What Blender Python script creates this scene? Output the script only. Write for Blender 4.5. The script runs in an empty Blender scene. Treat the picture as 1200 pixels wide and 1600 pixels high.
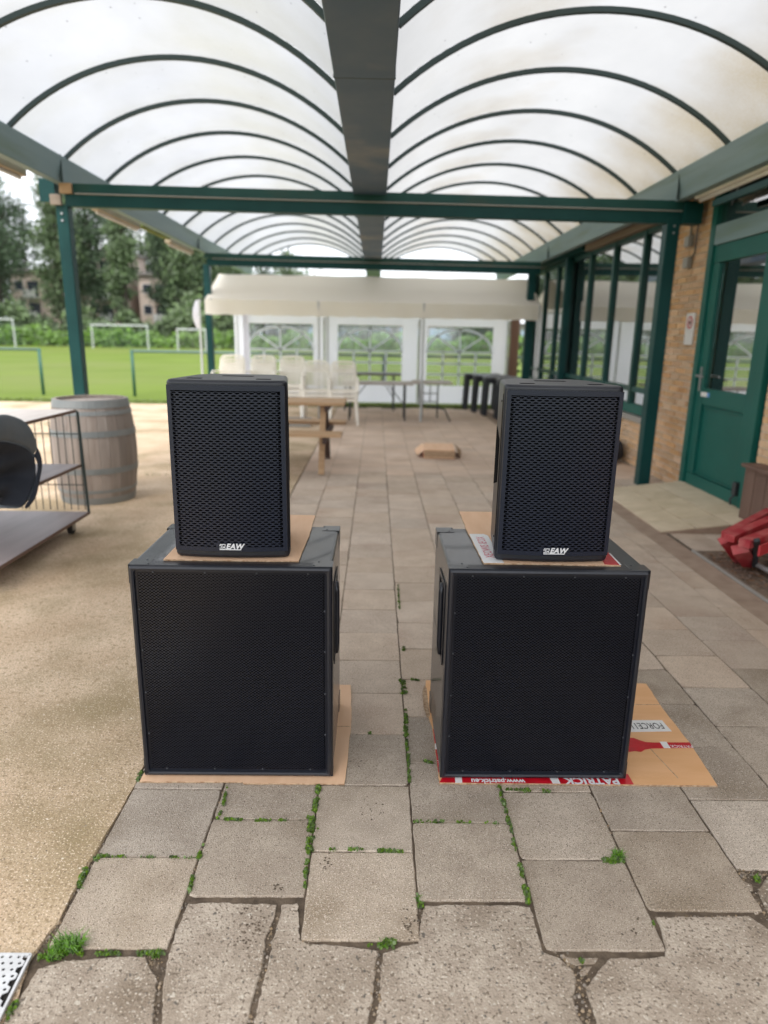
import bpy, math, random
from mathutils import Vector, Matrix
import numpy as np
R=math.radians
random.seed(7)
SC=bpy.context.scene
col=SC.collection

# ---------------------------------------------------------------- camera
F=1060.0; CAMH=1.45
def cam_axes(vpy=(588,525),roll=0.8):
    y=Vector((vpy[0]-600,vpy[1]-800,F)).normalized()
    r=R(roll); d=Vector((-math.sin(r),math.cos(r),0)); d-=y*d.dot(y); d.normalize()
    x=d.cross(y)
    return x,y,-d
AX,AY,AZ=cam_axes()
cd=bpy.data.cameras.new('camera'); cam=bpy.data.objects.new('camera',cd); col.objects.link(cam)
right=Vector((AX[0],AY[0],AZ[0])); up=-Vector((AX[1],AY[1],AZ[1])); back=-Vector((AX[2],AY[2],AZ[2]))
m=Matrix((right,up,back)).transposed().to_4x4(); m.translation=Vector((0,0,CAMH)); cam.matrix_world=m
cd.sensor_fit='VERTICAL'; cd.sensor_height=36; cd.sensor_width=27; cd.lens=F/1600*36
cd.clip_start=.05; cd.clip_end=2000
cd.dof.use_dof=True; cd.dof.focus_distance=2.12; cd.dof.aperture_fstop=1.75
SC.camera=cam

# ---------------------------------------------------------------- world, sun, exposure
SUN_EL=R(52); SUN_AZ=R(200)
w=bpy.data.worlds.new('World'); SC.world=w; w.use_nodes=True
nt=w.node_tree; nt.nodes.clear()
wo=nt.nodes.new('ShaderNodeOutputWorld'); bg=nt.nodes.new('ShaderNodeBackground'); nt.links.new(bg.outputs[0],wo.inputs[0])
sky=nt.nodes.new('ShaderNodeTexSky'); sky.sky_type='NISHITA'; sky.sun_disc=False
sky.sun_elevation=SUN_EL; sky.sun_rotation=SUN_AZ; sky.air_density=1; sky.dust_density=2.5
tc=nt.nodes.new('ShaderNodeTexCoord'); mp=nt.nodes.new('ShaderNodeMapping'); mp.inputs['Scale'].default_value=(1,1,2.6)
ns=nt.nodes.new('ShaderNodeTexNoise'); ns.inputs['Scale'].default_value=2.2; ns.inputs['Detail'].default_value=7; ns.inputs['Roughness'].default_value=.55
rp=nt.nodes.new('ShaderNodeValToRGB'); rp.color_ramp.elements[0].position=.34; rp.color_ramp.elements[1].position=.6
rp.color_ramp.elements[0].color=(.72,.72,.72,1); rp.color_ramp.elements[1].color=(1,1,1,1)
cl=nt.nodes.new('ShaderNodeValToRGB'); cl.color_ramp.elements[0].position=.3; cl.color_ramp.elements[1].position=.72
cl.color_ramp.elements[0].color=(.74,.80,.90,1); cl.color_ramp.elements[1].color=(.98,.98,.99,1)
ns2=nt.nodes.new('ShaderNodeTexNoise'); ns2.inputs['Scale'].default_value=1.6; ns2.inputs['Detail'].default_value=6
sc_=nt.nodes.new('ShaderNodeVectorMath'); sc_.operation='SCALE'; sc_.inputs['Scale'].default_value=8.6
mx=nt.nodes.new('ShaderNodeMix'); mx.data_type='RGBA'
L=nt.links.new
L(tc.outputs['Generated'],mp.inputs[0]); L(mp.outputs[0],ns.inputs['Vector']); L(mp.outputs[0],ns2.inputs['Vector'])
L(ns.outputs['Fac'],rp.inputs[0]); L(ns2.outputs['Fac'],cl.inputs[0]); L(cl.outputs[0],sc_.inputs[0])
L(rp.outputs[0],mx.inputs['Factor']); L(sky.outputs[0],mx.inputs['A']); L(sc_.outputs[0],mx.inputs['B'])
L(mx.outputs['Result'],bg.inputs[0]); bg.inputs[1].default_value=.105
sd=bpy.data.lights.new('sun','SUN'); sd.energy=1.0; sd.angle=R(25); sd.color=(1,.96,.9)
so=bpy.data.objects.new('sun',sd); col.objects.link(so)
# sun direction consistent with the sky (rotation measured clockwise from +Y)
sv=Vector((math.sin(SUN_AZ)*math.cos(SUN_EL),math.cos(SUN_AZ)*math.cos(SUN_EL),math.sin(SUN_EL)))
so.rotation_euler=sv.to_track_quat('Z','Y').to_euler()
SC.view_settings.view_transform='Standard'; SC.view_settings.look='None'
SC.view_settings.exposure=1.45; SC.view_settings.gamma=1
SC.render.engine='CYCLES'
SC.cycles.max_bounces=8; SC.cycles.transparent_max_bounces=12; SC.cycles.use_denoising=True
SC.cycles.caustics_reflective=False; SC.cycles.caustics_refractive=False

# ---------------------------------------------------------------- materials
def lk(t,a,b): t.links.new(a,b)
def mat(name,c,rough=.7,c2=None,scale=6,detail=4,lo=.35,hi=.65,spec=.5,bump=0,bscale=80,metal=0,rnd=0,island=False,
        speck=None,speck_scale=200,speck_lo=.6,speck_hi=.68,coord='Object',stretch=None,stain=None,stain_scale=2,stain_lo=.5,stain_hi=.7,coat=0,vor=False):
    m=bpy.data.materials.new(name); m.use_nodes=True; t=m.node_tree; N=t.nodes
    b=N['Principled BSDF']; b.inputs['Roughness'].default_value=rough; b.inputs['Metallic'].default_value=metal
    b.inputs['Specular IOR Level'].default_value=spec; b.inputs['Coat Weight'].default_value=coat
    tcn=N.new('ShaderNodeTexCoord'); vec=tcn.outputs[coord]
    oi=None
    if rnd and not island:
        oi=N.new('ShaderNodeObjectInfo'); rv=oi.outputs['Random']
        ml=N.new('ShaderNodeMath'); ml.operation='MULTIPLY'; ml.inputs[1].default_value=57.3; lk(t,rv,ml.inputs[0])
        ad=N.new('ShaderNodeVectorMath'); ad.operation='ADD'; lk(t,vec,ad.inputs[0]); lk(t,ml.outputs[0],ad.inputs[1]); vec=ad.outputs[0]
    elif island:
        g=N.new('ShaderNodeNewGeometry'); rv=g.outputs['Random Per Island']
    if stretch:
        mpn=N.new('ShaderNodeMapping'); mpn.inputs['Scale'].default_value=stretch; lk(t,vec,mpn.inputs[0]); vec=mpn.outputs[0]
    def noise(sc,dt=3):
        n=N.new('ShaderNodeTexNoise'); n.inputs['Scale'].default_value=sc; n.inputs['Detail'].default_value=dt; lk(t,vec,n.inputs['Vector']); return n.outputs['Fac']
    def mapr(x,a,b_,lo_=0,hi_=1):
        r=N.new('ShaderNodeMapRange'); r.inputs['From Min'].default_value=a; r.inputs['From Max'].default_value=b_
        r.inputs['To Min'].default_value=lo_; r.inputs['To Max'].default_value=hi_; lk(t,x,r.inputs[0]); return r.outputs[0]
    def mix(f,a,b_):
        x=N.new('ShaderNodeMix'); x.data_type='RGBA'; lk(t,f,x.inputs['Factor'])
        for s,v in (('A',a),('B',b_)):
            if isinstance(v,tuple): x.inputs[s].default_value=(*v[:3],1)
            else: lk(t,v,x.inputs[s])
        return x.outputs['Result']
    cur=tuple(c)
    if c2: cur=mix(mapr(noise(scale,detail),lo,hi),tuple(c),tuple(c2))
    if stain: cur=mix(mapr(noise(stain_scale,5),stain_lo,stain_hi),cur,tuple(stain))
    if speck:
        for i,(sc3,ss,a,b_) in enumerate(speck if isinstance(speck[0],tuple) and len(speck[0])==4 else [(speck,speck_scale,speck_lo,speck_hi)]):
            if vor:
                v=N.new('ShaderNodeTexVoronoi'); v.inputs['Scale'].default_value=ss; lk(t,vec,v.inputs['Vector'])
                sep=N.new('ShaderNodeSeparateColor'); lk(t,v.outputs['Color'],sep.inputs[0])
                f1=mapr(v.outputs['Distance'],.42,.30); f2=mapr(sep.outputs[0],a,b_)
                mu=N.new('ShaderNodeMath'); mu.operation='MULTIPLY'; lk(t,f1,mu.inputs[0]); lk(t,f2,mu.inputs[1]); f=mu.outputs[0]
            else: f=mapr(noise(ss,2),a,b_)
            cur=mix(f,cur,tuple(sc3))
    if rnd:
        hsv=N.new('ShaderNodeHueSaturation')
        if isinstance(cur,tuple): hsv.inputs['Color'].default_value=(*cur[:3],1)
        else: lk(t,cur,hsv.inputs['Color'])
        lk(t,mapr(rv,0,1,1-rnd,1+rnd),hsv.inputs['Value'])
        m2=N.new('ShaderNodeMath'); m2.operation='MULTIPLY'; m2.inputs[1].default_value=7.13; lk(t,rv,m2.inputs[0])
        m3=N.new('ShaderNodeMath'); m3.operation='FRACT'; lk(t,m2.outputs[0],m3.inputs[0])
        lk(t,mapr(m3.outputs[0],0,1,1-rnd*.8,1+rnd*.8),hsv.inputs['Saturation'])
        cur=hsv.outputs['Color']
    if isinstance(cur,tuple): b.inputs['Base Color'].default_value=(*cur[:3],1)
    else: lk(t,cur,b.inputs['Base Color'])
    if bump:
        bp=N.new('ShaderNodeBump'); bp.inputs['Strength'].default_value=bump; bp.inputs['Distance'].default_value=.004
        lk(t,noise(bscale,5),bp.inputs['Height']); lk(t,bp.outputs[0],b.inputs['Normal'])
    return m

M={}
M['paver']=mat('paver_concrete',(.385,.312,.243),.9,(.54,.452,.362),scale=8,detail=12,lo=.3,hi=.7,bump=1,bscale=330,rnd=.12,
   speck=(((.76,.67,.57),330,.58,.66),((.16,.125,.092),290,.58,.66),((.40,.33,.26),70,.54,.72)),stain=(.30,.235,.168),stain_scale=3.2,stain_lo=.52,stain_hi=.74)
M['paver_mid']=mat('paver_concrete_tan_lit',(.49,.385,.295),.9,(.60,.485,.38),scale=8,detail=12,lo=.3,hi=.7,bump=1,bscale=330,rnd=.09,
   speck=(((.72,.62,.52),300,.58,.66),((.26,.20,.15),260,.60,.66)),stain=(.44,.32,.24),stain_scale=3,stain_lo=.5,stain_hi=.74)  # own tan tone, paled further to offset weak light under the roof
M['paver_far']=mat('paver_concrete_far',(.56,.425,.32),.88,(.66,.51,.395),scale=3,detail=6,bump=.3,bscale=200,rnd=.05,island=True,stain=(.48,.355,.265),stain_scale=.7,stain_lo=.5,stain_hi=.7)  # tan lifted again, brightness the roofed ground lacks is put into the colour
M['slab']=mat('broken_concrete',(.33,.265,.205),.92,(.47,.395,.318),scale=9,detail=12,lo=.34,hi=.62,bump=1,bscale=170,
   speck=(((.60,.53,.44),150,.60,.67),((.17,.13,.095),110,.58,.65),((.33,.27,.21),40,.54,.70),((.14,.12,.10),62,.66,.70),((.54,.48,.40),44,.66,.74)),stain=(.225,.172,.122),stain_scale=3,stain_lo=.5,stain_hi=.7)
M['yard']=mat('washed_concrete',(.50,.355,.225),.92,(.68,.52,.365),scale=2.4,detail=12,lo=.32,hi=.66,bump=1,bscale=120,
   speck=(((.80,.66,.50),170,.58,.66),((.28,.20,.12),140,.57,.66),((.84,.75,.62),50,.71,.74),((.36,.26,.15),42,.56,.70)),stain=(.335,.25,.135),stain_scale=1.5,stain_lo=.48,stain_hi=.66)
M['soil']=mat('joint_soil',(.07,.050,.034),.95,(.145,.108,.075),scale=30,bump=1,bscale=120)
M['dirt']=mat('bark_dirt',(.12,.082,.055),.95,(.24,.175,.125),scale=14,detail=9,lo=.35,hi=.62,bump=1,bscale=90,speck=(.35,.26,.18),speck_scale=70,speck_lo=.62,speck_hi=.68)
M['gutter']=mat('gutter_stone',(.29,.205,.15),.9,(.37,.275,.205),scale=8,detail=8,bump=.5)
M['ramp']=mat('ramp_tile',(.54,.44,.30),.85,(.64,.53,.38),scale=6,bump=.4,bscale=150,rnd=.06)
M['field']=mat('pitch_grass',(.105,.155,.018),.95,(.145,.20,.030),scale=.35,detail=10,lo=.3,hi=.7,bump=.4,bscale=20,spec=.15,stain=(.155,.185,.05),stain_scale=.12,stain_lo=.45,stain_hi=.7)
M['ground']=mat('rough_ground',(.07,.11,.03),.95,(.12,.15,.05),scale=.3,detail=6)
M['moss']=mat('joint_moss',(.085,.15,.018),.85,rnd=.5,island=True)
M['blade']=mat('grass_blade',(.11,.24,.025),.65,rnd=.35,island=True)
M['verge']=mat('verge_blade',(.15,.20,.05),.8,rnd=.4,island=True)
M['weed']=mat('weed_leaf',(.16,.26,.075),.8,rnd=.35,island=True,spec=.2)
M['vinyl']=mat('black_vinyl',(.022,.024,.029),.42,(.030,.032,.037),scale=6,bump=.25,bscale=520,spec=1.0,coat=.5,stain=(.05,.05,.052),stain_scale=9,stain_lo=.60,stain_hi=.85)
M['plastic']=mat('black_plastic',(.007,.009,.016),.36,(.010,.012,.019),scale=7,bump=.12,bscale=700,spec=.6,stain=(.028,.028,.030),stain_scale=5,stain_lo=.60,stain_hi=.85)
M['grille']=mat('black_steel_grille',(.009,.013,.028),.36,spec=.42)
M['grille2']=mat('black_steel_mesh',(.006,.008,.015),.30,spec=.5)
M['foam']=mat('black_foam',(.0025,.0025,.0035),.95,spec=.05)
M['screw']=mat('screw_metal',(.07,.075,.085),.45,metal=.6)
M['white_print']=mat('white_print',(.75,.76,.78),.5)
M['steel']=mat('worn_steel',(.42,.42,.42),.4,metal=.9)
M['kraft']=mat('kraft_board',(.70,.385,.18),.85,(.76,.44,.225),scale=3,detail=6,bump=.25,bscale=60,stretch=(1,6,1))
M['kraft_pale']=mat('pale_kraft_board',(.74,.47,.29),.85,(.80,.53,.345),scale=4,detail=5,bump=.2,bscale=60,stretch=(6,1,1))
M['kraft_edge']=mat('torn_board_edge',(.52,.38,.25),.9,(.30,.18,.10),scale=90)
M['red_tape']=mat('red_tape',(.56,.008,.02),.3,(.48,.006,.016),scale=30,bump=.3,bscale=60,coat=.3)
M['white_tape']=mat('white_tape',(.78,.77,.76),.35,bump=.2,bscale=50)
M['ink']=mat('black_ink',(.02,.02,.02),.6)
M['pink_ink']=mat('faded_red_ink',(.62,.16,.2),.5)
M['green']=mat('green_paint',(.004,.046,.045),.42,(.007,.060,.057),scale=3,spec=.25,bump=.08,bscale=40)
M['green_mid']=mat('green_steel',(.008,.060,.053),.42,(.013,.075,.066),scale=3,spec=.35,bump=.08,bscale=40,stain=(.03,.065,.05),stain_scale=2.5,stain_lo=.52,stain_hi=.72)
M['eave']=mat('green_gutter_sheen',(.17,.255,.27),.5,(.215,.30,.31),scale=2,detail=7,bump=.05,stretch=(1,.3,3),stain=(.16,.23,.19),stain_scale=3,stain_lo=.5,stain_hi=.7)  # grey green of algae plus a grazing sheen painted into the base colour
M['cgutter']=mat('slate_gutter',(.07,.125,.19),.5,(.11,.16,.215),scale=2.4,detail=8,lo=.4,hi=.66,stain=(.24,.25,.25),stain_scale=1.6,stain_lo=.55,stain_hi=.75)
M['rib']=mat('rib_green',(.035,.062,.062),.5)
M['door']=mat('door_green',(.006,.098,.078),.4,(.009,.115,.092),scale=2,spec=.3)
M['fascia']=mat('taupe_fascia',(.23,.18,.14),.7,(.29,.235,.185),scale=2,stretch=(1,.2,3))
M['brick']=mat('tan_brick',(.68,.46,.27),.9,(.56,.33,.18),scale=3,lo=.3,hi=.7,bump=.8,bscale=90,rnd=.16)
M['brick_far']=mat('tan_brick_far',(.66,.44,.26),.9,bump=.5,bscale=60,rnd=.16,island=True)
M['mortar']=mat('mortar',(.70,.62,.50),.95,bump=.6,bscale=120)
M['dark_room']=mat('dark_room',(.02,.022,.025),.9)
M['wood_brown']=mat('brown_board',(.13,.075,.055),.7,(.19,.115,.085),scale=6,stretch=(1,1,.12),bump=.3)
M['pine']=mat('pine_board',(.42,.265,.14),.7,(.50,.33,.19),scale=5,stretch=(.2,5,5),bump=.2)
M['dark_wood']=mat('dark_stained_wood',(.06,.035,.028),.7)
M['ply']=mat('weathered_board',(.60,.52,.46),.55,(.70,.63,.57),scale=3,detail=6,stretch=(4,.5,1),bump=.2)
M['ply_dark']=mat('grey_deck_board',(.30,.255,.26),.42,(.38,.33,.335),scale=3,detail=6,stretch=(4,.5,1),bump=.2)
M['ply_edge']=mat('board_edge',(.16,.10,.075),.8)
M['wire']=mat('green_wire',(.03,.05,.048),.5)
M['stave']=mat('weathered_oak',(.27,.225,.195),.85,(.36,.31,.275),scale=6,detail=7,stretch=(2,2,.35),bump=.6,bscale=50,rnd=.14)
M['hoop']=mat('zinc_hoop',(.23,.25,.25),.6,(.28,.29,.285),scale=5,metal=.15,rnd=.05)
M['coat']=mat('dark_navy_cloth',(.018,.023,.036),.8,(.027,.033,.048),scale=9,bump=.4,bscale=300)
M['coat_grey']=mat('grey_softshell',(.10,.122,.142),.65,(.13,.15,.17),scale=7,bump=.5,bscale=260)
M['rubber']=mat('black_rubber',(.02,.02,.02),.8)
M['tent_roof']=None
M['chair']=mat('cream_plastic',(.90,.86,.77),.45,(.84,.79,.69),scale=7,lo=.45,hi=.75)
M['table_top']=mat('grey_laminate',(.40,.35,.31),.5)
M['table_dark']=mat('dark_laminate',(.10,.085,.08),.5)
M['leg_dark']=mat('dark_leg_metal',(.03,.035,.04),.45)
M['black_table']=mat('black_table_plastic',(.02,.023,.03),.42)
M['grey_top']=mat('grey_table_skin',(.12,.125,.13),.45)
M['red_metal']=mat('faded_red_paint',(.46,.04,.05),.55,(.38,.015,.03),scale=5,detail=6,lo=.4,hi=.6,stain=(.55,.16,.15),stain_scale=7,stain_lo=.45,stain_hi=.75)
M['pipe']=mat('galvanised_pipe',(.36,.34,.33),.5,metal=.5)
M['lamp_white']=mat('lamp_housing',(.85,.83,.78),.5,(.75,.72,.66),scale=6)
M['lamp_tan']=mat('dusty_lamp_housing',(.52,.43,.33),.6,(.45,.38,.25),scale=4)
M['algae']=mat('algae_board',(.17,.22,.05),.85,(.10,.13,.03),scale=6)
M['box_grey']=mat('grey_plastic_box',(.32,.31,.28),.55)
M['sign']=mat('white_sign',(.75,.73,.70),.5)
M['sign_red']=mat('sign_red',(.55,.05,.06),.5)
M['blue']=mat('sticker_blue',(.12,.3,.6),.4)
M['plate']=mat('white_steel_plate',(.68,.69,.70),.4,(.58,.58,.58),scale=12)
M['hole']=mat('hole_dark',(.02,.018,.016),.9)
M['goal']=mat('goal_white',(.50,.52,.52),.5)
M['net']=mat('green_net',(.04,.16,.12),.8)
M['net_grey']=mat('grey_net',(.34,.34,.34),.8)
M['rail']=mat('rail_green',(.03,.12,.085),.5)
M['rail_top']=mat('rail_grey',(.12,.19,.16),.5)
M['bark']=mat('tree_bark',(.045,.035,.028),.9)
M['birch']=mat('birch_bark',(.34,.33,.29),.9,(.10,.09,.08),scale=3,lo=.5,hi=.7)
M['leaf_dark']=mat('pine_leaf',(.080,.118,.070),.8,rnd=.35,island=True,spec=.2)  # these leaf colours are lightened to paint in mild haze
M['leaf_mid']=mat('poplar_leaf',(.122,.17,.088),.8,rnd=.35,island=True,spec=.2)
M['leaf_light']=mat('birch_leaf',(.165,.225,.115),.8,rnd=.3,island=True,spec=.2)
M['flat_brick']=mat('flat_brick',(.50,.40,.34),.9,(.56,.46,.40),scale=.4)
M['flat_white']=mat('flat_white',(.62,.61,.60),.8)
M['flat_dark']=mat('flat_dark_pane',(.03,.035,.05),.25)
M['roof_grey']=mat('roof_grey',(.22,.20,.19),.8)
M['garage']=mat('garage_wall',(.25,.215,.19),.9)
M['garage_door']=mat('garage_blue',(.33,.44,.54),.6)
M['stone_sill']=mat('stone_sill',(.32,.30,.27),.8)

def translucent(name,c,stain=None,gloss=.06,trans=.0,diff=.12,bounds=None):
    m=bpy.data.materials.new(name); m.use_nodes=True; t=m.node_tree; N=t.nodes; N.clear()
    o=N.new('ShaderNodeOutputMaterial'); tr=N.new('ShaderNodeBsdfTranslucent'); df=N.new('ShaderNodeBsdfDiffuse'); gl=N.new('ShaderNodeBsdfGlossy'); gl.inputs['Roughness'].default_value=.35
    tp=N.new('ShaderNodeBsdfTransparent')
    a=N.new('ShaderNodeMixShader'); a.inputs[0].default_value=diff; lk(t,tr.outputs[0],a.inputs[1]); lk(t,df.outputs[0],a.inputs[2])
    b=N.new('ShaderNodeMixShader'); b.inputs[0].default_value=trans; lk(t,a.outputs[0],b.inputs[1]); lk(t,tp.outputs[0],b.inputs[2])
    d=N.new('ShaderNodeMixShader'); d.inputs[0].default_value=gloss; lk(t,b.outputs[0],d.inputs[1]); lk(t,gl.outputs[0],d.inputs[2]); lk(t,d.outputs[0],o.inputs[0])
    if stain:
        tcn=N.new('ShaderNodeTexCoord'); n=N.new('ShaderNodeTexNoise'); n.inputs['Scale'].default_value=.9; n.inputs['Detail'].default_value=8; lk(t,tcn.outputs['Object'],n.inputs[0])
        sep=N.new('ShaderNodeSeparateXYZ'); lk(t,tcn.outputs['Object'],sep.inputs[0])
        # algae collects along the wall side of the roof: a band with a noisy edge
        r=N.new('ShaderNodeMapRange'); r.inputs['From Min'].default_value=bounds[0]; r.inputs['From Max'].default_value=bounds[1]; lk(t,sep.outputs[0],r.inputs[0])
        ad=N.new('ShaderNodeMath'); ad.operation='MULTIPLY_ADD'; ad.inputs[1].default_value=2.6; ad.inputs[2].default_value=-1.3; lk(t,n.outputs[0],ad.inputs[0])
        ad2=N.new('ShaderNodeMath'); ad2.operation='ADD'; ad2.use_clamp=True; lk(t,ad.outputs[0],ad2.inputs[0]); lk(t,r.outputs[0],ad2.inputs[1])
        n2=N.new('ShaderNodeTexNoise'); n2.inputs['Scale'].default_value=60; n2.inputs['Detail'].default_value=4; lk(t,tcn.outputs['Object'],n2.inputs[0])
        r2=N.new('ShaderNodeMapRange'); r2.inputs['From Min'].default_value=.3; r2.inputs['From Max'].default_value=.6; r2.inputs['To Min'].default_value=.75; lk(t,n2.outputs[0],r2.inputs[0])
        mu=N.new('ShaderNodeMath'); mu.operation='MULTIPLY'; lk(t,ad2.outputs[0],mu.inputs[0]); lk(t,r2.outputs[0],mu.inputs[1])
        x=N.new('ShaderNodeMix'); x.data_type='RGBA'; x.inputs['A'].default_value=(*c,1); x.inputs['B'].default_value=(*stain,1); lk(t,mu.outputs[0],x.inputs['Factor'])
        # grime: broad cloudy film, run streaks and small specks of dirt lying on the sheets
        n3=N.new('ShaderNodeTexNoise'); n3.inputs['Scale'].default_value=1.3; n3.inputs['Detail'].default_value=10; n3.inputs['Roughness'].default_value=.62
        mp3=N.new('ShaderNodeMapping'); mp3.inputs['Scale'].default_value=(1,.55,1); oi3=N.new('ShaderNodeObjectInfo'); lk(t,tcn.outputs['Object'],mp3.inputs[0]); lk(t,oi3.outputs['Location'],mp3.inputs['Location']); lk(t,mp3.outputs[0],n3.inputs[0])
        r3=N.new('ShaderNodeMapRange'); r3.inputs['From Min'].default_value=.3; r3.inputs['From Max'].default_value=.7; r3.inputs['To Min'].default_value=.90; r3.inputs['To Max'].default_value=1.05; lk(t,n3.outputs[0],r3.inputs[0])
        v3=N.new('ShaderNodeTexVoronoi'); v3.inputs['Scale'].default_value=9; lk(t,mp3.outputs[0],v3.inputs['Vector'])
        r4=N.new('ShaderNodeMapRange'); r4.inputs['From Min'].default_value=.035; r4.inputs['From Max'].default_value=.07; r4.inputs['To Min'].default_value=.45; r4.inputs['To Max'].default_value=1; lk(t,v3.outputs['Distance'],r4.inputs[0])
        m4=N.new('ShaderNodeMath'); m4.operation='MULTIPLY'; lk(t,r3.outputs[0],m4.inputs[0]); lk(t,r4.outputs[0],m4.inputs[1])
        vm=N.new('ShaderNodeVectorMath'); vm.operation='SCALE'; lk(t,x.outputs['Result'],vm.inputs[0]); lk(t,m4.outputs[0],vm.inputs['Scale'])
        for q in (tr,df,tp): lk(t,vm.outputs[0],q.inputs[0])
    else:
        for q in (tr,df): q.inputs[0].default_value=(*c,1)
    return m
M['poly_r']=translucent('milky_roof_sheet_stained',(.415,.412,.405),(.285,.24,.165),bounds=(1.9,3.0),trans=.05)
M['poly_l']=translucent('milky_roof_sheet',(.42,.425,.437),(.36,.35,.30),bounds=(-9,9),trans=.05)
M['tent_roof']=translucent('cream_tent_sheet',(.93,.885,.80),diff=.6,gloss=.03)
M['tent_wall']=translucent('white_tent_sheet',(.93,.91,.99),diff=.4,gloss=.03)
def film():
    m=bpy.data.materials.new('clear_film'); m.use_nodes=True; t=m.node_tree; N=t.nodes; N.clear()
    o=N.new('ShaderNodeOutputMaterial'); tp=N.new('ShaderNodeBsdfTransparent'); tp.inputs[0].default_value=(.90,.93,.95,1)
    gl=N.new('ShaderNodeBsdfGlossy'); gl.inputs['Roughness'].default_value=.08; d=N.new('ShaderNodeMixShader'); d.inputs[0].default_value=.10
    df=N.new('ShaderNodeBsdfDiffuse'); df.inputs[0].default_value=(.7,.72,.75,1); e=N.new('ShaderNodeMixShader'); e.inputs[0].default_value=.05
    lk(t,tp.outputs[0],d.inputs[1]); lk(t,gl.outputs[0],d.inputs[2]); lk(t,d.outputs[0],e.inputs[1]); lk(t,df.outputs[0],e.inputs[2]); lk(t,e.outputs[0],o.inputs[0]); return m
M['film']=film(); M['muntin']=translucent('white_muntin',(.9,.92,.95),diff=.35,gloss=.03)
def glass():
    m=bpy.data.materials.new('window_glass'); m.use_nodes=True; t=m.node_tree; N=t.nodes; N.clear()
    o=N.new('ShaderNodeOutputMaterial'); tp=N.new('ShaderNodeBsdfTransparent'); tp.inputs[0].default_value=(.55,.6,.6,1)
    gl=N.new('ShaderNodeBsdfGlossy'); gl.inputs['Roughness'].default_value=.012; d=N.new('ShaderNodeMixShader')
    fr=N.new('ShaderNodeFresnel'); fr.inputs[0].default_value=1.52
    mr=N.new('ShaderNodeMapRange'); mr.inputs['From Min'].default_value=0; mr.inputs['From Max'].default_value=.4; mr.inputs['To Min'].default_value=.74; mr.inputs['To Max'].default_value=.85
    lk(t,fr.outputs[0],mr.inputs[0]); lk(t,mr.outputs[0],d.inputs[0]); lk(t,tp.outputs[0],d.inputs[1]); lk(t,gl.outputs[0],d.inputs[2]); lk(t,d.outputs[0],o.inputs[0]); return m
M['glass']=glass()

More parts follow.
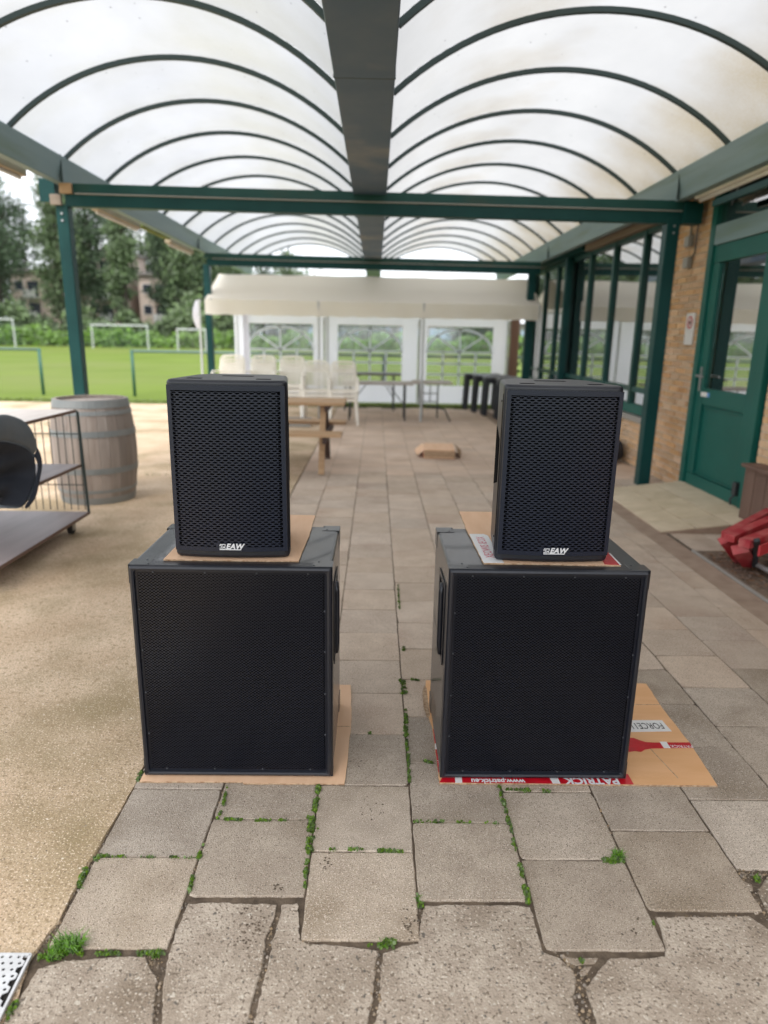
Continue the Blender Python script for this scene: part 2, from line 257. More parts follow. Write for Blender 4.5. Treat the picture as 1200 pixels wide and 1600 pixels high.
# ---------------------------------------------------------------- object helpers
def tag(o,label=None,cat=None,group=None,kind=None):
    if label: o['label']=label
    if cat: o['category']=cat
    if group: o['group']=group
    if kind: o['kind']=kind
    return o
def thing(name,loc,label,cat,group=None):
    o=bpy.data.objects.new(name,None); o.empty_display_size=.1; col.objects.link(o); o.location=loc
    return tag(o,label,cat,group)
def org(p):
    v=Vector((0,0,0))
    while p is not None: v=v+Vector(p.location); p=p.parent
    return v
def link(name,me,parent=None):
    o=bpy.data.objects.new(name,me); col.objects.link(o)
    if parent is not None: o.parent=parent
    return o
class MB:
    def __init__(s): s.v=[]; s.f=[]
    def add(s,vs,fs):
        n=len(s.v); s.v+= [tuple(x) for x in vs]; s.f+=[tuple(i+n for i in f) for f in fs]; return s
    def box(s,x0,y0,z0,x1,y1,z1):
        return s.add([(x0,y0,z0),(x1,y0,z0),(x1,y1,z0),(x0,y1,z0),(x0,y0,z1),(x1,y0,z1),(x1,y1,z1),(x0,y1,z1)],
          [(3,2,1,0),(4,5,6,7),(0,1,5,4),(1,2,6,5),(2,3,7,6),(3,0,4,7)])
    def bar(s,a,b,w,h,upv=(0,0,1)):
        a=Vector(a);b=Vector(b); d=(b-a).normalized(); u=Vector(upv)
        if abs(d.dot(u))>.98: u=Vector((0,1,0))
        x=d.cross(u).normalized(); u=x.cross(d)
        vs=[]
        for p in (a,b):
            for i,j in ((-1,-1),(1,-1),(1,1),(-1,1)): vs.append(p+x*(w/2*i)+u*(h/2*j))
        return s.add(vs,[(3,2,1,0),(4,5,6,7),(0,1,5,4),(1,2,6,5),(2,3,7,6),(3,0,4,7)])
    def path(s,pts,r,n=8,close=False,rs=None):
        pts=[Vector(p) for p in pts]; rings=[]; k=len(pts)
        pu=None
        for i,p in enumerate(pts):
            d=((pts[min(i+1,k-1)]-pts[max(i-1,0)])).normalized()
            if pu is None:
                u=Vector((0,0,1)) if abs(d.z)<.9 else Vector((0,1,0))
            else: u=pu
            x=d.cross(u)
            if x.length<1e-4: x=d.orthogonal()
            x.normalize(); u=x.cross(d).normalized(); pu=u
            rr=rs[i] if rs else r
            rings.append([p+x*(rr*math.cos(2*math.pi*j/n))+u*(rr*math.sin(2*math.pi*j/n)) for j in range(n)])
        vs=[v for ring in rings for v in ring]; fs=[]
        for i in range(k-1):
            for j in range(n): fs.append((i*n+j,i*n+(j+1)%n,(i+1)*n+(j+1)%n,(i+1)*n+j))
        fs.append(tuple(range(n))[::-1]); fs.append(tuple((k-1)*n+j for j in range(n)))
        return s.add(vs,fs)
    def lathe(s,c,prof,n=24,cap=True):
        vs=[]; fs=[]
        for r,z in prof:
            for j in range(n): vs.append((c[0]+r*math.cos(2*math.pi*j/n),c[1]+r*math.sin(2*math.pi*j/n),c[2]+z))
        for i in range(len(prof)-1):
            for j in range(n): fs.append((i*n+j,i*n+(j+1)%n,(i+1)*n+(j+1)%n,(i+1)*n+j))
        if cap: fs.append(tuple(range(n))[::-1]); fs.append(tuple((len(prof)-1)*n+j for j in range(n)))
        return s.add(vs,fs)
    def prism(s,poly,z0,z1):
        n=len(poly); vs=[(*p[:2],z0) for p in poly]+[(*p[:2],z1) for p in poly]
        fs=[tuple(range(n))[::-1],tuple(range(n,2*n))]+[(i,(i+1)%n,(i+1)%n+n,i+n) for i in range(n)]
        return s.add(vs,fs)
    def mesh(s,name,m,origin=None,smooth=False):
        me=bpy.data.meshes.new(name)
        v=s.v if origin is None else [(a-origin[0],b-origin[1],c-origin[2]) for a,b,c in s.v]
        me.from_pydata(v,[],s.f); me.materials.append(m)
        if smooth: me.polygons.foreach_set('use_smooth',[True]*len(me.polygons))
        me.update(); return me
    def build(s,name,m,parent=None,smooth=False,bevel=0,seg=2,origin=None):
        if origin is None:
            origin=org(parent) if parent is not None else (0,0,0)
            o=link(name,s.mesh(name,m,origin,smooth),parent)
        else:
            o=link(name,s.mesh(name,m,origin,smooth),parent); o.location=Vector(origin)-(org(parent) if parent is not None else Vector())
        if bevel:
            b=o.modifiers.new('bevel','BEVEL'); b.width=bevel; b.segments=seg; b.limit_method='ANGLE'; b.angle_limit=R(40)
            b.harden_normals=True
            o.data.polygons.foreach_set('use_smooth',[True]*len(o.data.polygons))
        return o
def box(name,m,parent,x0,y0,z0,x1,y1,z1,bevel=0,**k): return MB().box(x0,y0,z0,x1,y1,z1).build(name,m,parent,bevel=bevel,**k)
def copy_tree(o,parent=None):
    c=o.copy(); col.objects.link(c); c.parent=parent
    for ch in list(o.children): copy_tree(ch,c)
    return c

def put(o,base,name):
    """unify origin"""
    return o
def text(s,size,m,parent,loc,rot,name='lettering',shear=0,ext=.0003,align='CENTER',space=1,bold=0,scale=(1,1,1)):
    c=bpy.data.curves.new(name,'FONT'); c.body=s; c.size=size; c.align_x=align; c.align_y='CENTER'; c.shear=shear; c.extrude=ext; c.space_character=space; c.resolution_u=3; c.offset=bold
    c.materials.append(m); tmp=bpy.data.objects.new('tmp',c); col.objects.link(tmp); dg=bpy.context.evaluated_depsgraph_get()
    me=bpy.data.meshes.new_from_object(tmp.evaluated_get(dg)); bpy.data.objects.remove(tmp); bpy.data.curves.remove(c)
    if not me.materials: me.materials.append(m)
    o=link(name,me,parent); o.location=Vector(loc)-(org(parent) if parent is not None else Vector()); o.rotation_euler=rot; o.scale=scale; return o

# ================================================================ ground
rg=random.Random(3)
g=MB().add([(-400,-300,-.06),(400,-300,-.06),(400,700,-.06),(-400,700,-.06)],[(0,1,2,3)]).build('ground',M['ground']); tag(g,kind='structure')
g=MB().add([(-160,14.35,.002),(160,14.35,.002),(160,66,.002),(-160,66,.002)],[(0,1,2,3)]).build('sports_field',M['field']); tag(g,kind='structure')
g=MB().add([(-160,-40,.001),(-9.4,-40,.001),(-9.4,14.34,.001),(-160,14.34,.001)],[(0,1,2,3)]).build('side_lawn',M['field']); tag(g,kind='structure')
pav=MB().add([(-.80,-3,-.0062),(2.31,-3,-.0062),(2.31,4.6,-.0062),(3.3,4.6,-.0062),(3.3,14.33,-.0062),(-.80,14.33,-.0062)],[(0,1,2,3,4,5)]).build('pavement',M['soil']); tag(pav,kind='structure')
# paver variants
def outline(w,h,n,amp,rr,chip=.25):
    P=[]
    per=[]
    for side in range(4):
        for i in range(n):
            t=i/n
            x,y=[(-w/2+w*t,-h/2),(w/2,-h/2+h*t),(w/2-w*t,h/2),(-w/2,h/2-h*t)][side]
            k=1.0
            if i==0: k=1-rr.uniform(.003,.014)*(2.6 if rr.random()<chip else 1)
            x=x*k+rr.uniform(-amp,amp); y=y*k+rr.uniform(-amp,amp); P.append((x,y))
    return P
def paver_mesh(name,P,m,z=0,depth=.03,bev=.004,smooth=False,rr=random,cx=0,cy=0):
    n=len(P); vs=[]; 
    gx=sum(p[0] for p in P)/n; gy=sum(p[1] for p in P)/n
    for (x,y) in P:
        d=math.hypot(x-gx,y-gy); k=1-bev*1.3/d; vs.append((gx+(x-gx)*k,gy+(y-gy)*k,z))
    vs+=[(x,y,z-bev) for x,y in P]+[(x,y,z-depth) for x,y in P]
    fs=[tuple(range(n))]+[(i+n,(i+1)%n+n,(i+1)%n,i) for i in range(n)]+[(i+2*n,(i+1)%n+2*n,(i+1)%n+n,i+n) for i in range(n)]
    me=bpy.data.meshes.new(name); me.from_pydata(vs,[],fs); me.materials.append(m); me.update(); return me
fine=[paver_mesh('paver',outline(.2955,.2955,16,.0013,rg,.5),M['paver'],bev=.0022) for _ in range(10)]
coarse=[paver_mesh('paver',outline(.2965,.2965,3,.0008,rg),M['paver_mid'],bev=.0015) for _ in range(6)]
XB=[-.779,-.485,-.169,.131,.435,.737,1.045,1.345,1.65,1.945]
Y0=[1.335,1.495,1.36,1.485,1.335,1.455,1.60,1.74,1.615,1.45]
far=MB()
def put_paver(x0,x1,y,h=.3,yfar=7.1):
    cx=(x0+x1)/2; cy=y+h/2
    if y<yfar:
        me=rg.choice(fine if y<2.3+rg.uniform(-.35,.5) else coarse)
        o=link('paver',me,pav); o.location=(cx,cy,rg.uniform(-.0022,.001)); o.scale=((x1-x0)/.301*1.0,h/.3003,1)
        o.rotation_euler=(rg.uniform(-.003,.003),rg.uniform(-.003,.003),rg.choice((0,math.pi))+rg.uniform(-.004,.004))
    else:
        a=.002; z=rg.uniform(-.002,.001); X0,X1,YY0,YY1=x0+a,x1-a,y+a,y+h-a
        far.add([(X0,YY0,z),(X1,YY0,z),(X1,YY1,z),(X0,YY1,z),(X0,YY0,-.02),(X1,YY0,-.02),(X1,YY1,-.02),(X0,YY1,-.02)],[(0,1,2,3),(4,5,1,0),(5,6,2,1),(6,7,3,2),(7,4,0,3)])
for c in range(10):
    x0=XB[c]; x1=XB[c+1] if c<9 else 2.10
    y=Y0[c]
    while y<14.1:
        hid=(c in (4,) and 2.3<y<2.4)
        put_paver(x0,x1,y,.3005); y+=.3005
for c in range(3):
    x0=2.31+c*.255; y=4.62+(c%2)*.15
    while y<14.1:
        if not (5.02<y<6.3): put_paver(x0,x0+.255,y,.3005)
        y+=.3005
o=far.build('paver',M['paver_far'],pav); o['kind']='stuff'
# pixel-measured ground polygons (metres) of the broken slabs at the front
def GP(px,py,z=0):
    cxx,cyy=(px-600),(py-800); r=Vector((AX.dot(Vector((cxx,cyy,F))),AY.dot(Vector((cxx,cyy,F))),AZ.dot(Vector((cxx,cyy,F)))))
    t=(z-CAMH)/r.z; return (r.x*t,r.y*t)
SL=[
 [(60,1512),(100,1500),(150,1496),(200,1493),(228,1494),(234,1510),(246,1524),(243,1560),(239,1600),(236,1720),(-90,1720),(0,1605)],
 [(293,1411),(340,1409),(432,1412),(429,1430),(416,1465),(412,1500),(400,1540),(386,1600),(370,1720),(250,1720),(252,1600),(256,1530),(264,1490),(277,1450)],
 [(440,1412),(465,1410),(468,1467),(480,1473),(540,1477),(591,1484),(586,1520),(582,1560),(573,1600),(560,1720),(384,1720),(396,1600),(410,1540),(421,1500),(426,1468),(437,1432)],
 [(600,1488),(630,1477),(653,1472),(657,1440),(663,1414),(700,1412),(760,1413),(815,1414),(829,1417),(836,1440),(849,1486),(872,1494),(893,1513),(901,1530),(896,1555),(901,1580),(912,1600),(935,1720),(570,1720),(584,1600),(595,1560),(594,1520)],
 [(1026,1432),(1080,1431),(1170,1430),(1200,1450),(1300,1500),(1380,1720),(975,1720),(934,1600),(920,1560),(915,1546),(927,1527),(942,1507),(955,1496),(1005,1496),(1041,1493),(1038,1470)],
 [(878,1494),(935,1495),(929,1503),(900,1506),(886,1502)],
 [(911,1509),(925,1508),(918,1518),(910,1526),(905,1518)],
 [(1160,1374),(1176,1380),(1178,1390),(1168,1389)],
 [(1184,1392),(1196,1372),(1240,1366),(1300,1380),(1330,1450),(1240,1450),(1205,1432)],
 [(1177,1420),(1183,1417),(1186,1425),(1180,1427)],
]
def densify(P,step=.02,amp=.0022):
    Q=[]
    for i in range(len(P)):
        a=Vector(P[i]); b=Vector(P[(i+1)%len(P)]); k=max(1,int((b-a).length/step))
        for j in range(k):
            q=a.lerp(b,j/k); Q.append((q.x+rg.uniform(-amp,amp),q.y+rg.uniform(-amp,amp)))
    return Q
def ccw(P):
    A=sum(P[i][0]*P[(i+1)%len(P)][1]-P[(i+1)%len(P)][0]*P[i][1] for i in range(len(P))); return P if A>0 else P[::-1]
for S in SL:
    P=ccw([GP(*p) for p in S]); big=len(S)>8
    P=densify(P,.010,.0020 if big else .0012)
    me=paver_mesh('slab',P,M['slab'],bev=.0022 if big else .002,z=-.001 if big else -.003); link('slab',me,pav)
# washed concrete yard on the left
yard=MB().add([(-9.4,-3,-.03),(-.79,-3,-.03),(-.79,14.34,-.03),(-9.4,14.34,-.03)],[(0,1,2,3)]).build('concrete_yard',M['soil']); tag(yard,kind='structure')
ye=[(-.818,-3)]+[(GP(*p)) for p in ((-40,1660),(28,1560),(45,1500),(92,1440),(142,1345),(208,1232))]+[(-.79,2.3),(-.787,3.0),(-.79,4.5),(-.79,6.235)]
P=[(-4.6,-3)]+ye+[(-4.6,6.235)]
P=[(x,y) for x,y in P]
Q=[]
for i in range(len(P)):
    a=Vector(P[i]); b=Vector(P[(i+1)%len(P)]); on=a.x>-1.2 and b.x>-1.2
    k=max(1,int((b-a).length/.03)) if on else 1
    for j in range(k):
        q=a.lerp(b,j/k); am=.003 if on and j else 0; Q.append((q.x+rg.uniform(-am,am),q.y))
link('yard_slab',paver_mesh('yard_slab',ccw(Q),M['yard'],z=.001,bev=.006),yard)
for (a,b,c,d) in ((-9.3,-3,-4.61,6.235),(-4.6,6.25,-.79,14.33),(-9.3,6.25,-4.61,14.33)):
    link('yard_slab',paver_mesh('yard_slab',[(a,b),(c,b),(c,d),(a,d)],M['yard'],z=0),yard)
# gutter channel, edging, dirt bed
gt=MB().box(2.105,-3,-.05,2.28,14.3,-.006).build('drain_channel',M['gutter']); tag(gt,kind='structure')
e=MB()
e.box(2.283,-3,-.05,2.305,4.62,.004); e=e.build('kerb_strip',M['stone_sill']); tag(e,kind='structure')
d=MB().box(2.308,-3,-.05,3.3,4.60,-.004).build('dirt_bed',M['dirt']); tag(d,kind='structure')
# bark chips
ch=MB(); rr=random.Random(5)
for i in range(1500):
    x=rr.uniform(2.33,3.05); y=rr.uniform(2.6,4.58); a=rr.uniform(0,3.14); s=rr.uniform(.006,.022); t=s*.4; dx,dy=math.cos(a)*s,math.sin(a)*s; z=rr.uniform(.0,.008)
    ch.add([(x-dx+dy*.4,y-dy-dx*.4,z),(x+dx+dy*.4,y+dy-dx*.4,z+.003),(x+dx-dy*.4,y+dy+dx*.4,z+rr.uniform(0,.008)),(x-dx-dy*.4,y-dy+dx*.4,z)],[(0,1,2,3)])
tag(ch.build('bark_chips',mat('bark_chip',(.20,.12,.075),.9,rnd=.5,island=True)),'brown bark chips on the dirt strip beside the clubhouse wall','bark chips',kind='stuff')
# ramp at the door
rmp=thing('ramp',(2.7,5.7,0),'low tiled wedge ramp leading up to the green clubhouse door','ramp')
MB().add([(2.24,5.06,-.01),(3.07,5.06,-.01),(3.07,6.64,-.01),(2.24,6.40,-.01),(2.24,5.06,.002),(3.07,5.06,.098),(3.07,6.64,.098),(2.24,6.40,.002)],
   [(3,2,1,0),(4,5,6,7),(0,1,5,4),(1,2,6,5),(2,3,7,6),(3,0,4,7)]).build('base',M['gutter'],rmp)
tm=paver_mesh('tile',outline(.27,.30,3,.001,rg),M['ramp'],depth=.012,bev=.003)
sl=math.atan2(.096,.83)
for i in range(3):
    for j in range(5):
        o=link('tile',tm,rmp); x=2.24+.138+i*.277; y=5.06+.157+j*.305
        o.location=Vector((x,y,.002+(x-2.24)*math.tan(sl)+.010))-org(rmp); o.rotation_euler=(0,-sl,0)

# ---------------- moss and grass in the joints
def tuft(mb,x,y,z,n,h,rad,rr,w=.0022):
    for i in range(n):
        a=rr.uniform(0,6.28); r=rad*math.sqrt(rr.random())*.6; bx=x+math.cos(a)*r; by=y+math.sin(a)*r
        b=rr.uniform(0,6.28); L_=h*rr.uniform(.5,1.1); lean=rr.uniform(.2,.9); dx,dy=math.cos(b),math.sin(b); px,py=-dy*w,dx*w
        m1=(bx+dx*L_*lean*.35,by+dy*L_*lean*.35,z+L_*.6); t1=(bx+dx*L_*lean,by+dy*L_*lean,z+L_*(1-.45*lean))
        mb.add([(bx-px,by-py,z),(bx+px,by+py,z),(m1[0]+px*.8,m1[1]+py*.8,m1[2]),(m1[0]-px*.8,m1[1]-py*.8,m1[2]),t1],[(0,1,2,3),(3,2,4)])
def mossline(mb,pts,wid,dens,rr,h=.008):
    P=[Vector(GP(*p)) for p in pts]
    for a,b in zip(P,P[1:]):
        L_=(b-a).length; n=int(L_*dens*.8); wid=wid*.75; nrm=Vector((-(b-a).y,(b-a).x)).normalized()
        for i in range(n):
            q=a.lerp(b,rr.random())+nrm*rr.gauss(0,wid*.42)
            if math.sin(q.x*91+q.y*67)+math.sin(q.y*143-q.x*51)<-.25: continue
            s=rr.uniform(.002,.0055); z=rr.uniform(-.004,h)
            u=Vector((rr.uniform(-1,1),rr.uniform(-1,1),rr.uniform(-.5,1))).normalized()*s; v=u.orthogonal().normalized()*s
            c=Vector((q.x,q.y,z)); mb.add([c-u,c+v,c+u,c-v],[(0,1,2,3)])
ms=MB(); rr=random.Random(11)
for pts,wd,dn in (
  ([(498,1229),(492,1262),(487,1300),(480,1345),(474,1398)],.012,6500),([(487,1275),(484,1330)],.017,6000),
  ([(355,1230),(348,1262),(340,1281)],.006,2500),([(317,1322),(310,1342)],.010,5000),([(303,1362),(296,1395)],.006,3000),
  ([(160,1337),(148,1345)],.009,4500),([(139,1352),(128,1372),(120,1398)],.013,6000),([(350,1281),(390,1283),(470,1282)],.003,1800),
  ([(160,1339),(300,1341)],.0025,900),([(222,1205),(212,1228)],.011,5000),([(60,1498),(130,1490)],.012,5000),([(150,1490),(240,1490)],.004,2500),([(238,1491),(258,1492)],.010,5000),
  ([(500,1328),(560,1328),(630,1332)],.004,1600),([(575,1329),(600,1331)],.006,3500),([(575,1475),(618,1474)],.013,6500),([(650,1400),(660,1418)],.011,5000),
  ([(628,1063),(632,1085)],.018,6500),([(632,1020),(630,1012)],.012,4500),([(634,1110),(634,1150),(638,1185),(640,1228)],.010,5200),([(624,952),(622,915)],.008,1800),
  ([(780,1230),(787,1255),(795,1288)],.010,5500),([(797,1290),(805,1330)],.006,2500),([(812,1350),(822,1400)],.008,3500),([(820,1385),(826,1412)],.012,5000),
  ([(645,1284),(700,1285),(780,1288)],.003,900),([(790,1234),(860,1237)],.006,1800),([(940,1345),(975,1345)],.014,4500),([(560,1146),(580,1147)],.006,3500),
  ([(1186,1366),(1182,1376)],.009,4000),([(905,1500),(912,1504)],.006,3000),([(1018,1436),(1022,1445)],.004,1500),([(640,1062),(655,1064)],.006,2500),([(662,1190),(678,1193)],.005,2500),
  ([(6,1598),(30,1560)],.010,4000),([(2,1500),(14,1512)],.006,1500),([(24,1492),(30,1505)],.006,1500),([(225,742),(262,742)],.02,700)):
    mossline(ms,pts,wd,dn,rr)
tag(ms.build('moss',M['moss']),'green moss growing in the joints of the paving','moss',kind='stuff')
gb=MB()
for (px,py,n,h,rd) in ((100,1482,150,.045,.035),(118,1478,110,.05,.03),(82,1492,70,.035,.03),(965,1338,90,.035,.022),(958,1345,60,.025,.02),(655,1404,45,.02,.018),(597,1474,50,.018,.02),
   (1184,1372,25,.02,.012),(245,1490,35,.018,.014),(310,1330,25,.012,.01),(130,1388,30,.014,.014),(300,1340,15,.012,.01),(825,1398,25,.014,.012)):
    x,y=GP(px,py); tuft(gb,x,y,-.01,n,h,rd,rr,.0016)
tag(gb.build('grass_tufts',M['blade']),'small tufts of grass sprouting from the paving joints','grass',kind='stuff')
vg=MB()
for i in range(5200):
    x=rr.uniform(-9,3.2); y=14.42+abs(rr.gauss(0,.22)); tuft(vg,x,y,0,1,rr.uniform(.03,.09),.03,rr,.008)
tag(vg.build('grass_verge',M['verge']),'ragged grass edge where the pitch meets the paving','grass',kind='stuff')

gr_=MB(); rr=random.Random(17)
def pebble(mb,x,y,z,r):
    a=rr.uniform(0,6.28); n=5; vs=[(x+r*rr.uniform(.7,1.2)*math.cos(a+k*1.257),y+r*rr.uniform(.7,1.2)*math.sin(a+k*1.257),z-r*.3) for k in range(n)]+[(x+r*.5*math.cos(a+k*1.257),y+r*.5*math.sin(a+k*1.257),z+r*rr.uniform(.35,.6)) for k in range(n)]
    mb.add(vs,[(k,(k+1)%n,(k+1)%n+n,k+n) for k in range(n)]+[tuple(range(n,2*n))])
for pts,n,wd in (([(248,1524),(243,1560),(240,1600)],110,.008),([(430,1432),(418,1468),(408,1520),(392,1598)],150,.008),([(592,1486),(588,1560),(578,1600)],120,.008),([(880,1492),(912,1530),(906,1560),(925,1600)],320,.020),
    ([(1150,1358),(1172,1392),(1199,1440)],160,.014),([(1150,1362),(1198,1366)],160,.014),([(92,1440),(142,1345),(165,1300)],260,.009),([(45,1500),(92,1440)],140,.012),([(232,1494),(250,1512)],60,.01),([(468,1466),(480,1474)],40,.008),([(652,1470),(660,1415)],50,.006),([(1024,1432),(1168,1430)],90,.004),([(350,1230),(262,1488)],80,.004),([(924,1234),(1037,1489)],120,.005),([(1067,1234),(1189,1429)],90,.005)):
    P=[Vector(GP(*p)) for p in pts]; Ls=[(b-a).length for a,b in zip(P,P[1:])]
    for (a,b),l in zip(zip(P,P[1:]),Ls):
        for k in range(int(.6*n*l/sum(Ls))):
            q=a.lerp(b,rr.random()); pebble(gr_,q.x+rr.gauss(0,wd),q.y+rr.gauss(0,wd*.7),rr.uniform(-.005,-.002),rr.choice((.0012,.0016,.002,.003,.0045)))
for k in range(500):
    x=rr.uniform(-1.9,-.80); y=rr.uniform(1.25,3.4); pebble(gr_,x,y,.0015,rr.choice((.0012,.0015,.002,.0028)))
for k in range(170):
    x=rr.uniform(-.75,1.5); y=rr.uniform(1.1,3.6); pebble(gr_,x,y,.001,rr.choice((.001,.0013,.002)))
tag(gr_.build('grit',mat('loose_grit',(.25,.195,.14),.9,rnd=.45,island=True)),'loose grit and tiny stones lying in the paving joints and on the concrete','grit',kind='stuff')
pt_=MB()
for cx_,cy_,n,sx_,sy_ in ((583,1265,16,16,12),(508,1352,12,14,10),(640,1440,26,13,22),(395,1445,30,22,26),(380,1470,16,16,14),(435,1385,10,14,6),(935,1225,8,30,5),(1000,1455,10,20,14),(560,1190,6,10,6)):
    for k in range(n):
        x,y=GP(cx_+rr.gauss(0,sx_*.6),cy_+rr.gauss(0,sy_*.6)); r=rr.uniform(.0014,.0034); a=rr.uniform(0,3)
        pt_.prism([(x+r*math.cos(a+j*math.pi/3)*rr.uniform(.8,1.4),y+r*.8*math.sin(a+j*math.pi/3)) for j in range(6)],.0002,.0013)
o=pt_.build('surface_pit',M['soil'],pav); o['kind']='stuff'

# ================================================================ pergola
pg=thing('pergola',(0,6.9,0),'green steel pergola with a double barrel roof of milky sheets over the terrace','pergola')
def arc(x0,x1,zb,sag,n,dz=0,y=0):
    w2=(x1-x0)/2; r=(w2*w2+sag*sag)/(2*sag); cx=(x0+x1)/2; cz=zb+sag-r; a0=math.asin(w2/r)
    return [(cx+(r+dz)*math.sin(-a0+2*a0*i/n),y,cz+(r+dz)*math.cos(-a0+2*a0*i/n)) for i in range(n+1)]
SP=[(-2.87,-.262,2.965,.50),(.092,2.755,2.955,.49)]
ribY=[5.87+.985*k for k in range(-7,12)]
for si,(x0,x1,zb,sag) in enumerate(SP):
    base=None
    for k,y in enumerate(ribY):
        if base is None:
            b=MB(); pts=arc(x0,x1,zb,sag,28)
            vs=[];fs=[]
            inn=arc(x0,x1,zb,sag,28,-.010); out=arc(x0,x1,zb,sag,28,.022)
            for i in range(29):
                for (p,yy) in ((inn[i],-.016),(inn[i],.016),(out[i],.016),(out[i],-.016)): vs.append((p[0],yy,p[2]))
            for i in range(28):
                for j in range(4): fs.append((i*4+j,i*4+(j+1)%4,i*4+4+(j+1)%4,i*4+4+j))
            b.add(vs,fs); base=b.mesh('rib',M['rib'])
            sh=MB(); A=arc(x0,x1,zb,sag,32,.026); vs=[];fs=[]
            for p in A: vs+= [(p[0],.003,p[2]),(p[0],.982,p[2])]
            for i in range(32): fs.append((2*i,2*i+1,2*i+3,2*i+2))
            sh.add(vs,fs); sheet=sh.mesh('roof_sheet',M['poly_r' if si else 'poly_l'],smooth=True)
        o=link('rib',base,pg); o.location=(0,y-6.9,0)
        if k<len(ribY)-1:
            o=link('roof_sheet',sheet,pg); o.location=(0,y-6.9,0)
YE=17.2; YS=-1.0
# central gutter and the two eaves
g=MB(); g.box(-.235,YS,2.72,.078,16.6,2.985); g.build('centre_gutter',M['cgutter'],pg,bevel=.008)
# small joint plates along the gutter
for y in (3.9,9.6): MB().box(-.238,y,2.7195,.081,y+.012,2.99).build('joint',M['rib'],pg)
def eave(name,xin,s,z0,z1):
    b=MB(); w_=.11
    xo=xin+s*w_
    # inner sloping face, flat bottom, outer face
    pr=[(xin,z1),(xin-s*.012,z1-.012),(xin+s*.03,z0+.012),(xin+s*.035,z0),(xo,z0),(xo,z1)]
    n=len(pr); vs=[(x,YS,z) for x,z in pr]+[(x,YE-.65,z) for x,z in pr]
    fs=[tuple(range(n)),tuple(range(n,2*n))[::-1]]+[(i+n,(i+1)%n+n,(i+1)%n,i) for i in range(n)]
    b.add(vs,fs); return b.build(name,M['eave'],pg)
eave('eave_gutter',-2.86,-1,2.755,2.975); eave('eave_gutter',2.745,1,2.715,2.965)
for y in (6.72,11.6):
    MB().box(-2.88,y,2.75,-2.853,y+.010,2.978).build('joint',M['rib'],pg)
    MB().box(2.738,y,2.712,2.765,y+.010,2.968).build('joint',M['rib'],pg)
# lower runners under the eaves
for y,yl in ((6.88,-2.925),(12.3,-2.90)):
    xr=2.78 if y!=12.3 else 2.66
    b=MB(); b.bar((-2.93,y,2.722),(3.0 if y<12 else 2.8,y,2.682),.08,.085,(0,0,1)); b.build('cross_beam',M['green_mid'],pg,bevel=.004)
    b=MB(); b.bar((-2.90,y,2.617),(3.0 if y<12 else 2.8,y,2.577),.09,.108,(0,0,1)); b.build('cross_beam',M['green'],pg,bevel=.004)
    MB().path([(-2.8,y-.052,2.674),(-1,y-.054,2.658),(.5,y-.052,2.652),(2.85,y-.054,2.632)],.007,6).build('cable',M['box_grey'],pg)
    # posts
    MB().box(yl-.065,y-.05,0,yl+.045,y+.06,2.58).build('post',M['green'],pg,bevel=.006)
    MB().box(xr-.055,y-.05,0,xr+.065,y+.07,2.58).build('post',M['green'],pg,bevel=.006)
MB().box(2.95,11.15,0,3.05,11.25,2.72).build('post',M['green'],pg,bevel=.006)
MB().box(2.87,YS,2.80,3.04,16.6,2.83).build('soffit_board',M['leg_dark'],pg)
for xx,zz in ((-2.935,2.50),(-2.935,2.44),(2.79,2.50),(2.79,2.44)):
    MB().path([(xx,6.832,zz),(xx,6.818,zz)],.011,6).build('bolt',M['steel'],pg)
MB().box(-2.93,6.80,2.67,-2.82,6.835,2.76).build('end_block',M['pine'],pg,bevel=.003)
MB().box(-3.02,6.79,2.57,-2.92,6.825,2.66).build('end_block',M['fascia'],pg,bevel=.003)
MB().box(-3.13,6.84,2.60,-2.99,6.95,2.80).build('bracket',M['green'],pg)
MB().box(2.86,6.79,2.52,3.03,6.93,2.70).build('bracket',M['green'],pg)
# batten lights hung outside the eaves
def lamp(x,y0,y1,z,m,label,group):
    t=thing('batten_light',(x,(y0+y1)/2,z),label,'light fitting',group)
    MB().box(x-.045,y0,z-.04,x+.045,y1,z+.03).build('housing',M[m],t,bevel=.012)
    MB().path([(x,y0+.05,z-.055),(x,y1-.05,z-.055)],.018,8).build('tube',M['lamp_white'],t,smooth=True)
    for yy in (y0+.25,y1-.25): MB().box(x-.012,yy-.01,z+.03,x+.012,yy+.01,z+.09).build('bracket',M['leg_dark'],t)
    for k in range(5):
        yy=y0+(y1-y0)*(k+.5)/5; MB().box(x-.050,yy-.035,z-.005,x-.0452,yy+.035,z+.004).build('slot',M['leg_dark'],t)
lamp(2.90,3.9,6.62,2.735,'lamp_white','long white strip light under the right eave, beside the door','strip lights under the eaves')
lamp(-3.06,4.3,6.4,2.76,'lamp_tan','dusty tan strip light at the left edge, nearest under the left eave','strip lights under the eaves')
lamp(-3.06,7.95,9.3,2.755,'lamp_tan','dusty tan strip light just beyond the left post','strip lights under the eaves')
lamp(-3.06,10.6,11.9,2.75,'lamp_tan','dusty tan strip light farthest along the left eave','strip lights under the eaves')
for y0,y1 in ((5.2,5.3),(7.2,7.9),(9.35,10.55)):
    MB().box(-3.10,y0,2.75,-3.0,y1,2.80).build('algae_board',M['algae'],pg,bevel=.01)

